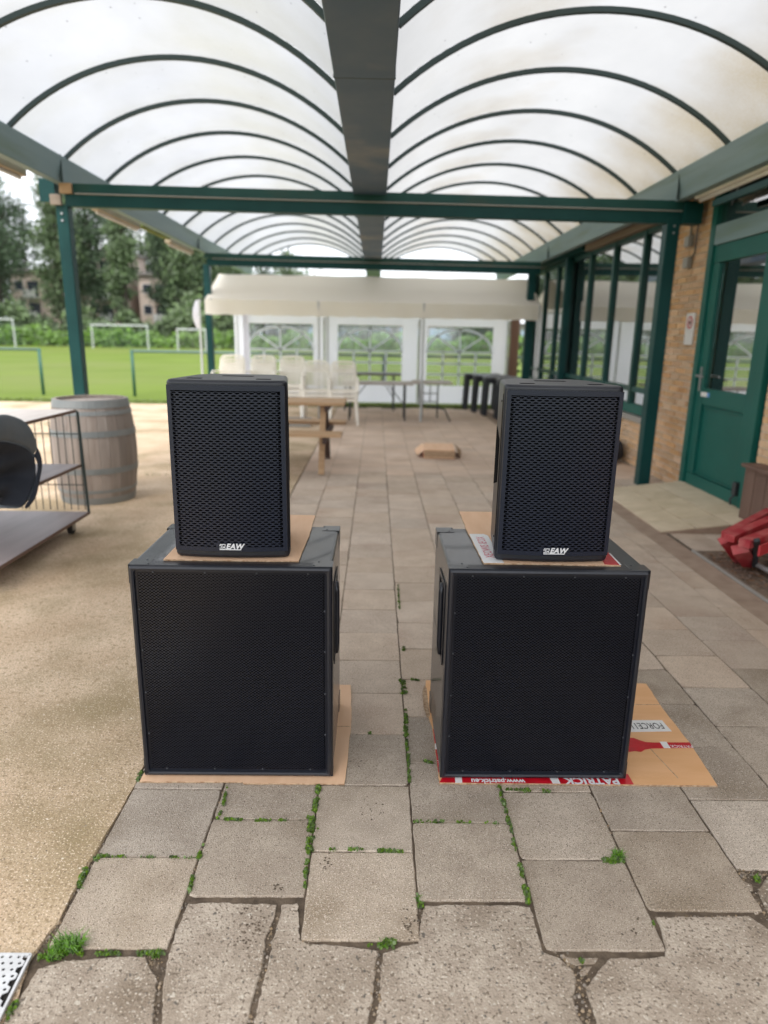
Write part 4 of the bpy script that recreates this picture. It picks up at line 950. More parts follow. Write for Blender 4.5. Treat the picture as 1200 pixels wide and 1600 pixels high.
    y0,y1,z0,z1=.10,.245,.40,.645
    k=X+s_*.0035; q=X+s_*.0003
    lo,hi=min(k,q),max(k,q)
    hb.box(lo,y0-.018,z0-.02,hi,y0,z1+.02).box(lo,y1,z0-.02,hi,y1+.018,z1+.02).box(lo,y0,z0-.02,hi,y1,z0).box(lo,y0,z1,hi,y1,z1+.02)
    h=hb.build('handle',M['plastic'],t,bevel=.002)
    MB().box(min(X+s_*.0002,X+s_*.0012),y0,z0,max(X+s_*.0002,X+s_*.0012),y1,z1).build('recess',M['foam'],h)
    MB().path([(X+s_*.002,(y0+y1)/2-.03,z0-.005),(X+s_*.006,(y0+y1)/2-.03,z0+.03),(X+s_*.006,(y0+y1)/2-.03,z1-.03),(X+s_*.002,(y0+y1)/2-.03,z1+.005)],.010,10).build('grip',M['plastic'],h,smooth=True)
    for z in (z0-.012,z1+.012):
        MB().box(min(k,X+s_*.005),(y0+y1)/2-.004,z-.003,max(k,X+s_*.005),(y0+y1)/2+.004,z+.003).build('screw',M['screw'],h)
    return t
def scuff(t,pts,m):
    mb=MB()
    for (x,y,z,dx,dy,dz) in pts: mb.bar((x,y,z),(x+dx,y+dy,z+dz),.0016,.0006,(0,0,1) if abs(dz)<.002 else (0,1,0))
    mb.build('scuff',m,t)
M['scuff']=mat('pale_scuff',(.30,.29,.28),.7)
sL=make_sub(1); sL.location=(-.4415,1.986,.006); sL['label']='left black bass speaker cabinet with mesh grille, standing on pale cardboard'
sR=make_sub(-1); sR.location=(.5515,1.984,.007); sR.rotation_euler=(0,0,R(.2)); sR['label']='right black bass speaker cabinet with mesh grille, standing on orange cardboard'
scuff(sL,[(.075,.0088,.455,.013,0,.003),(-.20,.0088,.30,.006,0,.004),(.3,.0015,.40,.001,0,.02),(-.30,.0,.733,.02,0,.001),(.10,.0,.737,.012,0,.001)],M['scuff'])
scuff(sR,[(-.12,.0088,.21,.008,0,-.004),(.16,.0088,.52,.005,0,.005),(-.306,.0015,.30,.001,0,.025),(.22,.0,.736,.016,0,.001)],M['scuff'])
for s_ in (sL,sR): s_['group']='black bass cabinets'

# ================================================================ top speakers
def make_top(side):
    W,Dp,H=.360,.33,.556
    t=thing('top_speaker',(0,0,0),'x','speaker')
    bulge=.016
    def fy(x): return -bulge*(1-(2*x/W)**2)
    n=14
    front=[(-W/2+.006+(W-.012)*i/n,) for i in range(n+1)]
    prof=[(x[0],fy(x[0])+.012) for x in front]+[(W/2,.022),(W/2,.05),(W/2-.004,.058),(W/2-.028,Dp-.06),(W/2-.075,Dp),(-W/2+.075,Dp),(-W/2+.028,Dp-.06),(-W/2+.004,.058),(-W/2,.05),(-W/2,.022)]
    c=MB(); c.prism(ccw(prof),.0,H); co=c.build('cabinet',M['plastic'],t,bevel=.012,seg=3)
    # moulded seam on the sides
    for sx in (-1,1):
        MB().box(sx*W/2-.001 if sx>0 else sx*W/2-.0012,.030,.03,sx*W/2+.0012 if sx>0 else sx*W/2+.001,.034,H-.03).build('seam',M['foam'],t)
    # face plate behind grille and grille wrap
    fm=.005
    fp=MB(); vs=[];fs=[]
    xs=[-W/2+fm+(W-2*fm)*i/n for i in range(n+1)]
    for x in xs: vs+=[(x,fy(x)+.0085,.028),(x,fy(x)+.0085,H-.018)]
    for i in range(n): fs.append((2*i,2*i+2,2*i+3,2*i+1))
    fp.add(vs,fs); fp.build('foam',M['foam'],t)
    zlo,zhi=.026,H-.016
    # solid margin of the grille (frame)
    mg=.017
    fm_=MB(); xs=[-W/2+.004+(W-.008)*i/24 for i in range(25)]
    def strip(xa,xb,za,zb):
        k=max(1,int((xb-xa)/.014)); vs=[];fs=[]
        for i in range(k+1):
            x=xa+(xb-xa)*i/k; y=fy(x)+.002
            vs+=[(x,y,za),(x,y,zb),(x,y+.006,zb),(x,y+.006,za)]
        for i in range(k):
            for j in range(4): fs.append((i*4+j,i*4+4+j,i*4+4+(j+1)%4,i*4+(j+1)%4))
        fs+=[(0,1,2,3),(4*k+3,4*k+2,4*k+1,4*k)]
        fm_.add(vs,fs)
    PwT,dyT=.0212,.0072
    gx0=-W/2+.004+mg; 
    strip(-W/2+.004,-W/2+.004+mg-.004,zlo,zhi); strip(W/2-.004-mg+.004,W/2-.004,zlo,zhi)
    strip(-W/2+.004+mg-.004,W/2-.004-mg+.004,zhi-.0155,zhi); strip(-W/2+.004+mg-.004,W/2-.004-mg+.004,zlo,zlo+.013)
    g=MB()
    el=[(0,.0026),(.0052,.0020),(.0082,0),(.0052,-.0020),(0,-.0026),(-.0052,-.0020),(-.0082,0),(-.0052,.0020)]
    xl,xh=-W/2+.004+mg-.004,W/2-.004-mg+.004
    def zf(x,y):
        x=min(max(x,xl),xh); y=min(max(y,zlo+.012),zhi-.0145); return (x,fy(x)+.003,y)
    nx=int((xh-xl)/PwT); x0=-(nx-1)/2*PwT
    perf(g,x0-PwT*.25,xh-PwT*.25,zlo+.0165,zhi-.016,PwT,dyT,0,el,zf,inside=lambda x,y: not (abs(x-.0)<.036 and y<.050))
    go=g.build('grille',M['grille'],t); s=go.modifiers.new('solid','SOLIDIFY'); s.thickness=.0016; s.offset=0
    strip(-.0335-.012,.0335+.012,zlo+.010,zlo+.026)
    gfo=fm_.build('grille_frame',M['grille'],go,smooth=False)
    # fill cells the row cannot reach on both sides
    # badge
    y=fy(0)-.0005
    bd=MB().box(-.036,y-.0005,.0305,.036,y+.004,.0535).build('badge',M['grille'],t)
    text('EAW',.0235,M['white_print'],bd,(.0125,y-.0013,.0435),(math.pi/2,0,0),shear=.28,ext=.0004,bold=.0009,scale=(1.0,1,1),name='logo',space=1.06)
    lg=MB()
    for (z,xa,xb) in ((.0505,-.0325,-.015),(.0465,-.0345,-.024),(.0425,-.030,-.0165),(.0385,-.034,-.022)):
        lg.box(xa,y-.0018,z-.0011,xb,y-.0006,z+.0011)
    lg.bar((-.0165,y-.0012,.0505),(-.0165,y-.0012,.0445),.0012,.0022,(1,0,0)).bar((-.0245,y-.0012,.0425),(-.015,y-.0012,.0375),.0012,.0022,(0,0,1)).bar((-.030,y-.0012,.050),(-.027,y-.0012,.038),.0012,.0018,(1,0,0))
    lg.build('emblem',M['white_print'],bd)
    MB().box(-.034,y-.0018,.0325,.0335,y-.0006,.0352).build('underline',M['white_print'],bd)
    # thin seam above the foot lip
    sl_=MB(); vs=[];fs=[]
    for i in range(n+1):
        x=-W/2+.008+(W-.016)*i/n; vs+=[(x,fy(x)+.0113,.0235),(x,fy(x)+.0113,.0250),(x,fy(x)+.02,.0250),(x,fy(x)+.02,.0235)]
    for i in range(n):
        for j in range(4): fs.append((i*4+j,i*4+4+j,i*4+4+(j+1)%4,i*4+(j+1)%4))
    sl_.add(vs,fs); sl_.build('lip_seam',M['screw'],t)
    # recessed rigging points on top
    for (x,yy,w_) in ((-.105,.06,.022),(.105,.06,.022),(0,.20,.05)):
        MB().box(x-w_,yy-.012,H-.0004,x+w_,yy+.012,H+.0008).build('rigging_point',M['foam'],t)
    # side handle cut-outs
    for sx in (-1,1):
        a=Vector((sx*(W/2-.004),.058,0)); b=Vector((sx*(W/2-.028),Dp-.06,0)); d=(b-a).normalized(); nn=Vector((sx*abs(d.y),-d.x*sx*sx,0)).normalized() if False else Vector((d.y*sx,-d.x*sx,0))
        c0=a.lerp(b,.25); c1=a.lerp(b,.95); hh=MB()
        P=[]
        for (p,z) in ((c0,.235),(c1,.20),(c1,.40),(c0,.375)): P.append(p+Vector((0,0,z))+nn*.0015)
        hh.add([p for p in P]+[p-nn*.003 for p in P],[(0,1,2,3),(7,6,5,4),(0,4,5,1),(1,5,6,2),(2,6,7,3),(3,7,4,0)]); hh.build('handle_recess',M['foam'],t)
        cc=a.lerp(b,.12)
        for z in (.50,.06):
            q=cc+Vector((0,0,z))+nn*.001; MB().box(q.x-.0015,q.y-.003,q.z-.003,q.x+.0015,q.y+.003,q.z+.003).build('screw',M['foam'],t)
    return t
tL=make_top(1); tL.location=(-.4475,2.052,SUBH+.0120); tL['label']='left black speaker with oval hole grille, on top of the left bass cabinet'
tR=make_top(1); tR.location=(.5695,2.048,SUBH+.0130); tR['label']='right black speaker with oval hole grille, on top of the right bass cabinet'
for s_ in (tL,tR): s_['group']='black top speakers'

# ================================================================ picnic table
pt=thing('picnic_table',(-1.2,7.6,0),'pine picnic table with attached benches, dark stained legs, behind the left speakers','picnic table')
TX0,TX1=-1.9,-.33
for k in range(4): y=7.33+k*.155; box('plank',M['pine'],pt,TX0,y,.715,TX1,y+.145,.75,bevel=.004)
for y in (6.98,8.05):
    for k in range(2): box('bench_board',M['pine'],pt,TX0,y+k*.13,.425,TX1-.02,y+k*.13+.12,.46,bevel=.004)
for x in (TX0+.25,TX1-.24):
    MB().bar((x,7.15,0),(x,7.48,.71),.045,.062,(1,0,0)).build('leg',M['pine'],pt); MB().bar((x,8.16,0),(x,7.80,.71),.045,.062,(1,0,0)).build('leg',M['dark_wood'],pt)
    box('cross_bar',M['dark_wood'],pt,x+.024,6.99,.355,x+.064,8.30,.424); box('top_bar',M['dark_wood'],pt,x+.024,7.35,.65,x+.064,7.93,.714)

# ================================================================ flattened carton on the terrace
cx=thing('cardboard_carton',(.80,8.5,0),'small tan cardboard carton lying open on the terrace','box')
ca=R(-4)
def rb(mb,x0,y0,z0,x1,y1,z1):
    t=MB().box(x0,y0,z0,x1,y1,z1); mb.add([(.80+x*math.cos(ca)-y*math.sin(ca),8.5+x*math.sin(ca)+y*math.cos(ca),z) for x,y,z in t.v],t.f); return mb
rb(MB(),-.18,-.27,.004,.20,.27,.115).build('body',M['kraft_pale'],cx,bevel=.004)
rb(MB(),-.176,-.274,.02,.196,-.2705,.10).build('dark_side',M['kraft_edge'],cx)
rb(MB(),-.184,-.25,.02,-.1805,.10,.10).build('red_print',M['red_tape'],cx)
MB().add([(.62,8.27,.115),(.62,8.76,.115),(.52,8.80,.02),(.53,8.36,.02),(.62,8.27,.112),(.62,8.76,.112),(.52,8.80,.017),(.53,8.36,.017)],[(0,1,2,3),(7,6,5,4),(0,3,7,4),(1,5,6,2),(2,6,7,3)]).build('flap',M['kraft_pale'],cx)
MB().add([(1.01,8.23,.115),(1.03,8.72,.115),(1.13,8.80,.03),(1.07,8.3,.0),(1.01,8.23,.112),(1.03,8.72,.112),(1.13,8.80,.027),(1.07,8.3,-.002)],[(3,2,1,0),(4,5,6,7),(0,4,7,3),(1,2,6,5),(3,7,6,2)]).build('flap',M['kraft_edge'],cx)

# ================================================================ party tent
tn=thing('party_tent',(0,13.5,0),'cream and white party tent with arched window walls at the end of the terrace','tent')
EX0,EX1=-2.86,2.76; YN,YR,YB=11.95,13.55,15.12; ZE,ZR=2.00,2.535
def sheet(name,pts_fn,nu,nv,m,parent):
    mb=MB(); vs=[pts_fn(i/nu,j/nv) for i in range(nu+1) for j in range(nv+1)]; fs=[]
    for i in range(nu):
        for j in range(nv): fs.append((i*(nv+1)+j,(i+1)*(nv+1)+j,(i+1)*(nv+1)+j+1,i*(nv+1)+j+1))
    return mb.add(vs,fs).build(name,m,parent,smooth=True)
def ripple(u,v,k=1): return .006*math.sin(u*37+v*3)*k+.004*math.sin(u*11-v*9)*k
sheet('roof_sheet',lambda u,v:(EX0-.03*(1-v)+ (EX1-EX0+.06*(1-v))*u- .13*v*(1-2*u),YN+(YR-YN)*v,ZE+(ZR-ZE)*v-.035*math.sin(v*math.pi)*(1-abs(math.cos(u*math.pi*3))*.6)+ripple(u,v)),48,8,M['tent_roof'],tn)
sheet('roof_sheet',lambda u,v:(EX0-.13+(EX1-EX0+.26)*u,YB-(YB-YR)*v,ZE+(ZR-ZE)*v+ripple(u,v)),32,6,M['tent_roof'],tn)
sheet('valance',lambda u,v:(EX0-.03+(EX1-EX0+.06)*u,YN-.012-.012*math.sin(u*60)*v,ZE-.004-.235*v-(.012*abs(math.sin(u*math.pi*16)) if v>.9 else 0)),96,4,M['tent_roof'],tn)
for xx,sg_ in ((EX0,-1),(EX1,1)): MB().add([(xx+sg_*.02,YN,ZE),(xx+sg_*.12,YR,ZR),(xx+sg_*.12,YB,ZE)],[(0,1,2)]).build('gable',M['tent_roof'],tn)
for x in (-2.985,-.98,.80,EX1): MB().path([(x,YN,0),(x,YN,ZE)],.02,8).build('pole',M['goal'],tn)
for x in (-2.99,-1.05,.93,2.84): MB().path([(x,YB-.03,0),(x,YB-.03,ZE)],.02,8).build('pole',M['goal'],tn)
MB().path([(EX0,YR,ZR-.03),(EX1,YR,ZR-.03)],.02,8).build('ridge_pole',M['goal'],tn)
# side flap tied at the near left corner
sheet('tied_flap',lambda u,v:(EX0-.19-.06*math.sin(v*3.1)+.07*u,YN+.02+.1*u,ZE-.02-.45*v-(.0)),6,8,M['tent_wall'],tn)
sheet('tied_flap',lambda u,v:(EX0+.02+.12*u+.015*math.sin(u*20),YB-.12,1.95*(1-v)+.02),10,4,M['tent_wall'],tn)
pan=[(-3.05,-1.14,-2.78,-1.36),(-1.10,.90,-.83,.56),(.94,2.82,1.10,2.52)]
for (a,b,c_,d_) in pan:
    z0,z1=.42,1.64
    m_=MB(); y=YB
    for (X0,Z0,X1,Z1) in ((a,.0,c_,1.98),(d_,.0,b,1.98),(c_,.0,d_,z0),(c_,z1,d_,1.98)):
        nu,nv=6,4; vs=[(X0+(X1-X0)*i/nu,y+.008*math.sin((X0+(X1-X0)*i/nu)*14)+.0*j,Z0+.03+(Z1-Z0-.03)*j/nv) for i in range(nu+1) for j in range(nv+1)]; fs=[]
        for i in range(nu):
            for j in range(nv): fs.append((i*(nv+1)+j,(i+1)*(nv+1)+j,(i+1)*(nv+1)+j+1,i*(nv+1)+j+1))
        m_.add(vs,fs)
    wp=m_.build('wall_panel',M['tent_wall'],tn)
    MB().box(c_,y-.001,z0,d_,y+.001,z1).build('window_film',M['film'],wp)
    mt=MB(); w2=(d_-c_)/2; cxm=(c_+d_)/2; zc=1.13; hh=z1-.03-zc
    yb=y-.008
    def st(p,q,w_=.040): mt.bar((p[0],yb,p[1]),(q[0],yb,q[1]),w_,.004,(0,1,0))
    st((cxm,z0),(cxm,z1)); 
    for f in (-.5,.5): st((cxm+f*w2,z0),(cxm+f*w2,zc))
    for z in (z0+.24,z0+.47,zc): st((c_,z),(d_,z))
    pts=[(cxm+w2*math.cos(math.pi*i/20),zc+hh*math.sin(math.pi*i/20)) for i in range(21)]
    for p,q in zip(pts,pts[1:]): st(p,q,.052)
    for an in (45,135): st((cxm,zc),(cxm+w2*math.cos(R(an)),zc+hh*math.sin(R(an))))
    mt.build('muntin',M['muntin'],wp)
for x in (-1.12,.92): MB().box(x-.012,YB-.02,.03,x+.012,YB-.012,1.98).build('zip_seam',M['box_grey'],tn)

# ================================================================ chairs
def make_chair():
    t=thing('plastic_chair',(0,0,0),'x','chair')
    m=M['chair']
    s=MB(); W=.21
    s.bar((-W,-.45,.42),(-W,.0,.40),.035,.03).bar((W,-.45,.42),(W,.0,.40),.035,.03).bar((-W,-.45,.415),(W,-.45,.415),.04,.045).bar((-W,0,.40),(W,0,.40),.03,.03)
    for k in range(6): y=-.40+k*.068; s.bar((-W,y,.415),(W,y,.415),.026,.012)
    s.bar((0,-.45,.414),(0,0,.40),.05,.012)
    for x in (-.1,.1): s.bar((x,-.45,.416),(x,0,.402),.012,.014)
    s.build('seat',m,t)
    b=MB()
    b.path([(-W+.01,.0,.40),(-W,.05,.62),(-W+.012,.09,.82),(-W+.05,.10,.865),(0,.105,.88),(W-.05,.10,.865),(W-.012,.09,.82),(W,.05,.62),(W-.01,.0,.40)],.019,8)
    for k in range(6):
        x=-W+.06+k*.06; b.bar((x,.03,.50),(x*.95,.095,.86),.016,.010,(1,0,0))
    for k in range(7):
        z=.50+k*.054; b.bar((-W+.01,.02+.08*(z-.45),z),(W-.01,.02+.08*(z-.45),z),.012,.013)
    b.build('backrest',m,t)
    for sx in (-1,1):
        MB().path([(sx*(W-.005),-.44,.41),(sx*(W+.025),-.48,0)],.022,8,rs=[.026,.017]).build('leg',m,t)
        MB().path([(sx*(W-.01),.0,.41),(sx*(W+.02),.08,0)],.022,8,rs=[.026,.017]).build('leg',m,t)
        MB().path([(sx*(W+.0),-.42,.42),(sx*(W+.03),-.40,.60),(sx*(W+.03),-.34,.625),(sx*(W+.015),-.02,.62),(sx*(W-.0),.05,.60)],.016,8).build('armrest',m,t)
    return t
proto=make_chair(); first=True
stk=[(-.55,11.75,3,'right end of the row'),(-1.0,11.78,3,'second stack from the right'),(-1.44,11.85,4,'middle of the row'),(-1.94,11.9,4,'second stack from the left'),(-2.48,11.9,4,'left end of the row')]
pos3=['bottom','middle','top']; pos4=['bottom','lower middle','upper middle','top']
for (x,y,n,ds) in stk:
    for k in range(n):
        c=proto if first else copy_tree(proto); first=False
        c.location=(x+rg.uniform(-.006,.006),y+.018*k,.068*k); c.rotation_euler=(0,0,rg.uniform(-.02,.02)+(R(3) if n==3 else R(-2)))
        c['label']='cream plastic garden chair, %s of the stack at the %s'%((pos3 if n==3 else pos4)[k],ds) if 'row' in ds else 'cream plastic garden chair, %s of the %s'%((pos3 if n==3 else pos4)[k],ds)
        c['group']='stacked cream plastic garden chairs'
# ================================================================ tables
def folding(name,x0,x1,y0,y1,z,top,label,kind=0):
    t=thing(name,((x0+x1)/2,(y0+y1)/2,0),label,'table')
    box('table_top',M[top],t,x0,y0,z-.035,x1,y1,z,bevel=.006)
    if kind==0:
        for x in (x0+.14,x1-.14):
            for y in (y0+.06,y1-.06): MB().path([(x,y,0),(x,y,z-.036)],.014,8).build('leg',M['leg_dark'],t)
            MB().path([(x,y0+.06,.25),(x,y1-.06,.25)],.010,6).build('stretcher',M['leg_dark'],t)
            MB().path([(x,(y0+y1)/2,.25),(x+(-.3 if x>(x0+x1)/2 else .3),(y0+y1)/2,z-.04)],.009,6).build('brace',M['leg_dark'],t)
    else:
        MB().path([(x0+.1,y0+.05,z-.04),(x0+.12,y0+.05,.3),(x1-.12,y0+.02,.22),(x1-.02,y0,0.015)],.014,8).build('leg',M['leg_dark'],t)
        MB().path([(x0+.2,y1-.1,0.01),(x0+.2,y1-.1,z-.036)],.014,8).build('leg',M['leg_dark'],t); MB().path([(x1-.2,y1-.1,0.01),(x1-.2,y1-.1,z-.036)],.014,8).build('leg',M['leg_dark'],t)
        for zz in (.45,.3): MB().path([(x0+.2,y1-.1,zz),(x1-.2,y1-.1,zz)],.01,6).build('stretcher',M['leg_dark'],t)
        MB().path([((x0+x1)/2,y1-.1,.3),((x0+x1)/2,y1-.1,z-.036)],.01,6).build('brace',M['leg_dark'],t)
folding('folding_table',-.60,.66,11.98,12.62,.66,'table_top','grey topped folding table with black legs right of the chair stacks')
folding('folding_table',-.75,.50,13.55,14.2,.735,'table_dark','dark topped folding table against the tent window wall')
folding('folding_table',.66,1.34,11.98,12.66,.685,'table_top','short grey table with curved black legs beside the tent pole',1)
def black_table(x,y,label):
    t=thing('black_table',(x,y,0),label,'table','row of black plastic tables in the tent')
    box('table_top',M['grey_top'],t,x,y,.70,x+.72,y+.36,.735,bevel=.01)
    box('apron',M['black_table'],t,x+.02,y+.02,.61,x+.70,y+.34,.699,bevel=.006)
    for lx in (x+.012,x+.62):
        for ly in (y+.012,y+.27):
            a=MB(); s_=-1 if lx<x+.3 else 1
            a.add([(lx,ly,.695),(lx+.10,ly,.695),(lx+.10,ly+.08,.695),(lx,ly+.075,.695),(lx-.02*1,ly,0),(lx+.065,ly,0),(lx+.065,ly+.06,0),(lx-.02,ly+.05,0)],[(0,3,2,1),(4,5,6,7),(0,1,5,4),(1,2,6,5),(2,3,7,6),(3,0,4,7)]); a.build('leg',M['black_table'],t,bevel=.01)
for i,(x,y,l_) in enumerate(((2.22,12.42,'nearest of the row, partly behind the right speaker'),(2.06,13.02,'second of the row'),(1.95,13.6,'third of the row'),(1.84,14.16,'farthest of the row, by the tent wall'))):
    black_table(x,y,'black plastic table with grey top, '+l_)
# small things on the floor near the chairs
cnd=thing('grey_crate',(-1.4,10.6,0),'low grey crate on the terrace below the chair stacks','crate')
box('body',M['box_grey'],cnd,-1.62,11.0,.004,-1.05,11.14,.12,bevel=.006); box('rim',M['grey_top'],cnd,-1.635,10.985,.121,-1.035,11.155,.14)
wpst=thing('timber_post',(3.05,15.3,0),'brown timber post behind the right end of the tent','post')
box('shaft',M['wood_brown'],wpst,2.95,15.35,0,3.14,15.5,2.4,bevel=.01); box('cap',M['stone_sill'],wpst,2.94,15.34,2.401,3.15,15.51,2.43)
pl=thing('shrub',(4.2,16.2,0),'green shrub behind the right end of the tent','shrub')
def leaves(mb,c,rx,ry,rz,n,size,rr,shell=.5):
    for i in range(n):
        while True:
            if shell<0:
                p=Vector((rr.gauss(0,.62),rr.gauss(0,.62),rr.gauss(0,.55))); 
                if p.length_squared<3.6: break
                continue
            p=Vector((rr.uniform(-1,1),rr.uniform(-1,1),rr.uniform(-1,1)))
            if shell*shell<p.length_squared<1: break
        q=Vector((c[0]+p.x*rx,c[1]+p.y*ry,c[2]+p.z*rz)); s=size*rr.uniform(.5,1.3)
        u=Vector((rr.gauss(0,1),rr.gauss(0,1),rr.gauss(0,1))).normalized(); v=u.orthogonal().normalized(); v=(v*math.cos(rr.random()*6)+u.cross(v)*math.sin(rr.random()*6))
        mb.add([q-u*s,q+v*s*.5,q+u*s,q-v*s*.5],[(0,1,2,3)])
rr=random.Random(31)
mb=MB(); leaves(mb,(4.2,16.4,.9),1.0,.5,.95,1500,.07,rr,.2); mb.build('foliage',M['leaf_mid'],pl); MB().path([(4.2,16.4,0),(4.2,16.4,.8)],.03,6).build('stem',M['bark'],pl)

# ================================================================ field: rails, goals, undergrowth
def rail(x0,x1,label):
    t=thing('pitch_rail',((x0+x1)/2,15.95,0),label,'railing','railings round the pitch')
    MB().path([(x0,15.95,1.02),(x1,15.95,1.02)],.033,10).build('top_rail',M['rail_top'],t,smooth=True)
    n=max(1,int(abs(x1-x0)/2.4))
    for k in range(n+1):
        x=x0+(x1-x0)*k/n; MB().path([(x,15.95,0),(x,15.95,1.05)],.036,10).build('post',M['rail'],t,smooth=True)
rail(-14.9,-7.67,'green pitch railing at the far left, left of its gap'); rail(-5.57,8.8,'green pitch railing running behind the party tent')
def goal(x0,x1,y,h,m_net,label,d=1.4):
    t=thing('football_goal',((x0+x1)/2,y,0),label,'goal'); r=.06
    for x in (x0,x1): MB().path([(x,y,0),(x,y,h)],r,8).build('post',M['goal'],t)
    MB().path([(x0-r,y,h),(x1+r,y,h)],r,8).build('crossbar',M['goal'],t)
    nn=MB(); k=int((x1-x0)/.28)
    for i in range(k+1):
        x=x0+(x1-x0)*i/k; nn.path([(x,y+.06,h),(x,y+d,0.02)],.007,3)
    for j in range(9):
        v=j/8; nn.path([(x0,y+.06+(d-.06)*v,h*(1-v)+.02),(x1,y+.06+(d-.06)*v,h*(1-v)+.02)],.007,3)
    nn.build('net',m_net,t)
goal(-38.1,-30.8,60,2.28,M['net'],'full size football goal at the far left of the pitch')
goal(-24.2,-19.5,60,1.95,M['net'],'white framed football goal with green net in the middle of the pitch edge')
goal(-16.4,-14.1,58,1.70,M['net_grey'],'small grey netted goal near the tent')
un=MB(); rr=random.Random(4)
for i in range(17000):
    x=rr.uniform(-62,62); y=rr.uniform(66.3,69); hmax=1.5+.35*math.sin(x*.7)+.25*math.sin(x*2.3+1); z=abs(rr.random())**.8*hmax; s=rr.uniform(.12,.26)
    u=Vector((rr.gauss(0,1),rr.gauss(0,1),rr.gauss(0,1)+.6)).normalized(); v=u.orthogonal().normalized(); q=Vector((x,y,z))
    un.add([q-u*s,q+v*s*.5,q+u*s,q-v*s*.5],[(0,1,2,3)])
tag(un.build('undergrowth',M['weed']),'band of tall green weeds along the far edge of the pitch','undergrowth',kind='stuff')

# ================================================================ trees
def tree(x,y,h,rw,leaf,label,seed,base=.15,n=2600,bark='bark',size=.26,group='trees beyond the pitch',trunk=.22,gaps=10,clr=.85):
    rr=random.Random(seed); t=thing('tree',(x,y,0),label,'tree',group)
    tk=MB(); pts=[(x+.25*math.sin(z_*1.7+seed)*z_*.5,y,h*.97*z_) for z_ in [i/8 for i in range(9)]]
    tk.path(pts,.2,8,rs=[trunk*(1-.85*i/8)+.02 for i in range(9)])
    cl_=[]
    for k in range(gaps):
        z_=base+(1-base)*((k+.5)/gaps)**.9; ww=rw*(math.sin(min(1,(z_-base)/(1-base)*1.05+.12)*math.pi)**.6 if z_<.98 else .3)
        for q in range(2+int(rr.random()*2.6)):
            a=rr.uniform(0,6.28); d=ww*rr.uniform(.35,.85); px=x+math.cos(a)*d; py=y+math.sin(a)*d*.8; pz=h*z_+rr.uniform(-.4,.4)
            b0=h*max(.05,z_-.08); ix=int(min(8,z_*8)); sx=pts[ix][0]
            tk.path([(sx,y,b0),((sx+px)/2,(y+py)/2,(b0+pz)/2+.1),(px,py,pz)],.05,5,rs=[trunk*.35*(1-z_)+.03,trunk*.2*(1-z_)+.02,.015])
            cl_.append((px,py,pz,ww*rr.uniform(.35,.62)))
    tk.build('trunk',M[bark],t)
    cr=MB(); tot=sum(c[3]**2 for c in cl_)
    for (px,py,pz,r_) in cl_: leaves(cr,(px,py,pz),r_,r_,r_*clr,int(n*r_*r_/tot),size,rr,-1)
    cr.build('crown',leaf,t); return t
LD,LM,LL=M['leaf_dark'],M['leaf_mid'],M['leaf_light']
T=[(-44.2,73,25,3.6,LM,'tall loose poplar at the far left edge'),
   (-40.0,76,24,3.1,LD,'tall dark tree left of the first pergola post'),
   (-33.2,75,21,2.3,LM,'tall mid green tree just left of the green post'),
   (-30.6,77,20,2.1,LD,'dark tree just right of the green post, in front of the flats'),
   (-26.0,74,19,1.6,LM,'narrow tree with a dark trunk between the flats'),
   (-22.8,78,20,1.7,LD,'thin dark tree right of the narrow one'),
   (-20.0,75,18,2.4,LM,'tree with a tall bare trunk left of the far post'),
   (-19.4,77,17,2.8,LD,'dark bushy tree nearest the far left post'),
   (-16.4,76,12,3.0,LM,'medium tree behind the left end of the tent'),
   (-12.6,79,10.5,3.4,LD,'low dark tree behind the tent ridge'),
   (-9.2,76,11.5,2.6,LM,'rounded tree rising above the tent roof'),
   (-47.5,84,23,3.6,LD,'tall dark tree behind the poplar at the far left'),(-43.5,80,24,3.4,LM,'tall leafy tree between the birch and the green post'),(-50.5,88,25,4.2,LM,'very tall tree rising at the left edge of the frame'),(-38.6,90,22,2.4,LD,'dark tree behind the pale flats'),(-37.3,86,23,2.3,LM,'tall tree behind the green post'),(-31.2,88,21,1.5,LM,'tree standing behind the narrow one'),(-23.0,87,17,3.0,LD,'dark tree between the bare trunk and the far post')]
for i,(x,y,h,rw,lf,lb) in enumerate(T):
    tree(x,y,h,rw,lf,lb+', beyond the pitch',100+i,base=.08 if i%2 else .12,n=8500,size=.17,trunk=.24,gaps=15)
tree(-41.0,66.5,13.5,3.4,LL,'pale green birch with a white trunk at the left, nearest of the trees',300,base=.1,n=5200,bark='birch',size=.18,trunk=.13)
for i,(x,h,rw) in enumerate(((-37.0,5,2.2),(-34.0,2.9,2.2),(-31.0,4.6,1.8),(-27.9,2.8,1.9),(-25.7,4.6,1.0),(-22.6,2.9,2.0),(-18.0,6.0,2.6),(-14,5,2.6))):
    tree(x,71.5+i%3,h,rw,LM if i%2 else LL,'low bushy tree behind the weeds, %s from the left'%('first second third fourth fifth sixth seventh eighth'.split()[i]),400+i,base=.02,n=1700,trunk=.12,gaps=6,group='low trees behind the weeds')
for i in range(9):
    tree(-63+i*5.3+1.1*math.sin(i*3.1),108+3*(i%2),24.5+2*math.sin(i*2.2),3.4,LD if i%3 else LM,'tall tree standing behind the flats, %s from the left'%('first second third fourth fifth sixth seventh eighth ninth'.split()[i]),700+i,base=.12,n=5200,size=.26,trunk=.25,gaps=14,group='tall trees behind the flats')
for i,x in enumerate(range(-4,44,6)):
    tree(x+1.3*math.sin(i*4),80+2*(i%3),5.6+.9*(i%3)-.5,3.4,LD if i%2 else LM,'low tree in the row seen through the tent windows, %s from the left'%('first second third fourth fifth sixth seventh eighth'.split()[i]),500+i,base=.04,n=1300,trunk=.15,gaps=6,group='low trees seen through the tent windows')
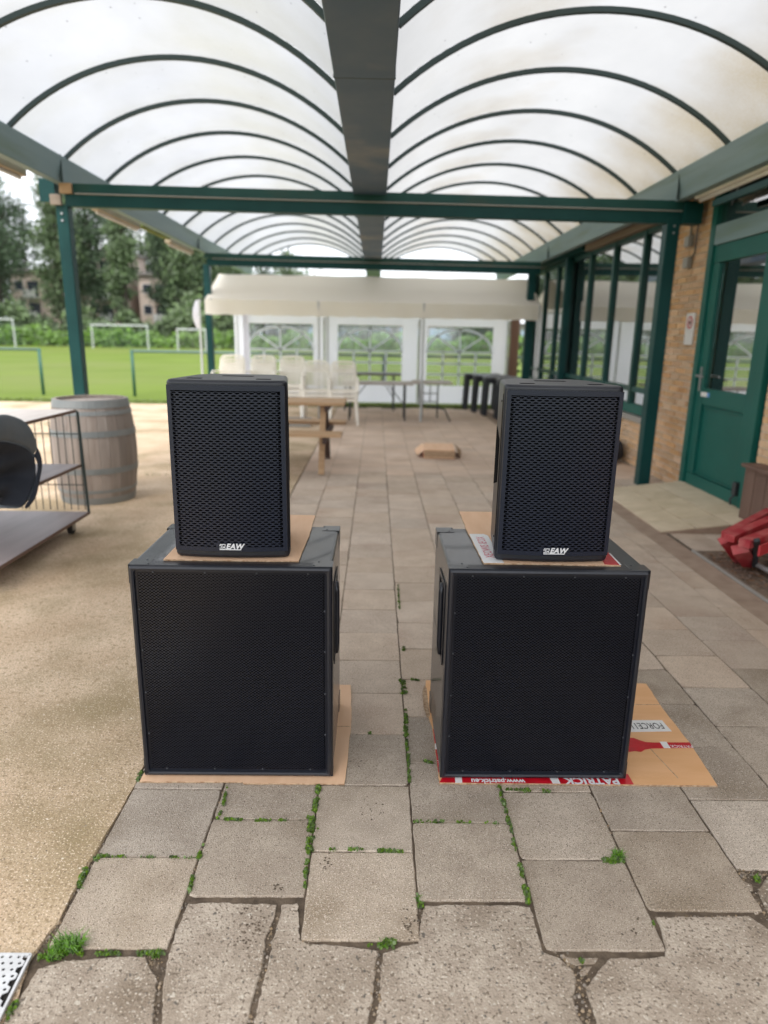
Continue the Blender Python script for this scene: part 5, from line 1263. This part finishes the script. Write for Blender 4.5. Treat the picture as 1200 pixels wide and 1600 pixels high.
for i,(x,y,h) in enumerate(((-34,22,13),(-38,30,15),(-44,39,14),(-52,50,16),(-30,14,12),(-60,62,16),(-33,6,12))):
    tree(x,y,h,4.2,LD if i%2 else LM,'tree off to the left of the pitch, %s in line from the far end'%('fourth fifth third second sixth first seventh'.split()[i] if False else ['fifth','fourth','third','second','sixth','first','seventh'][i]),600+i,base=.06,n=1900,trunk=.2,gaps=8,group='trees on the left side of the pitch')

# ================================================================ flats behind the trees
def flats(x0,y,w_,floors,label):
    t=thing('apartment_block',(x0+w_/2,y,0),label,'building','brick flats behind the trees'); H=floors*2.75+.6
    box('wall',M['flat_brick'],t,x0,y,0,x0+w_,y+9,H); rf=box('roof',M['roof_grey'],t,x0-.4,y-.5,H,x0+w_+.4,y+9.4,H+.35)
    box('chimney',M['flat_brick'],rf,x0+w_*.6,y+3,H+.35,x0+w_*.6+.8,y+3.8,H+1.3)
    n=max(1,int(w_//3.6))
    for f in range(floors):
        for k in range(n):
            x=x0+.5+k*3.6; z=f*2.75+1.0
            fr=box('window',M['flat_white'],t,x,y-.04,z,x+1.2,y-.005,z+1.25); box('pane',M['flat_dark'],fr,x+.08,y-.06,z+.08,x+1.12,y-.045,z+1.17)
            bx0=x+1.6
            b=box('balcony',M['flat_white'],t,bx0,y-1.2,z-1.0,bx0+1.6,y-.01,z-.82); box('parapet',M['flat_white'],b,bx0,y-1.25,z-.82,bx0+1.6,y-1.17,z+.05)
            dd=box('balcony_door',M['flat_dark'],t,bx0+.1,y-.05,z-.8,bx0+1.5,y-.006,z+1.2)
flats(-48.5,95,6.6,3,'pinkish brick flats with white balconies left of the green post')
flats(-39.2,96,5.4,4,'taller pinkish brick flats with white balconies right of the green post')
flats(-32.3,97,5.2,3,'pinkish brick flats with dark balconies between two trees')
flats(-24.8,94,7.5,2,'low pinkish brick flats near the far post')
gr=thing('garage_row',(4,92,0),'low brown garage row with pale blue doors, seen through the tent windows','building')
box('wall',M['garage'],gr,-14,92,0,24,97,3.2); box('roof',M['roof_grey'],gr,-14.3,91.7,3.2,24.3,97.3,3.4)
for k in range(9): box('door',M['garage_door'],gr,-13+k*4,91.93,.1,-10.2+k*4,91.985,2.5)
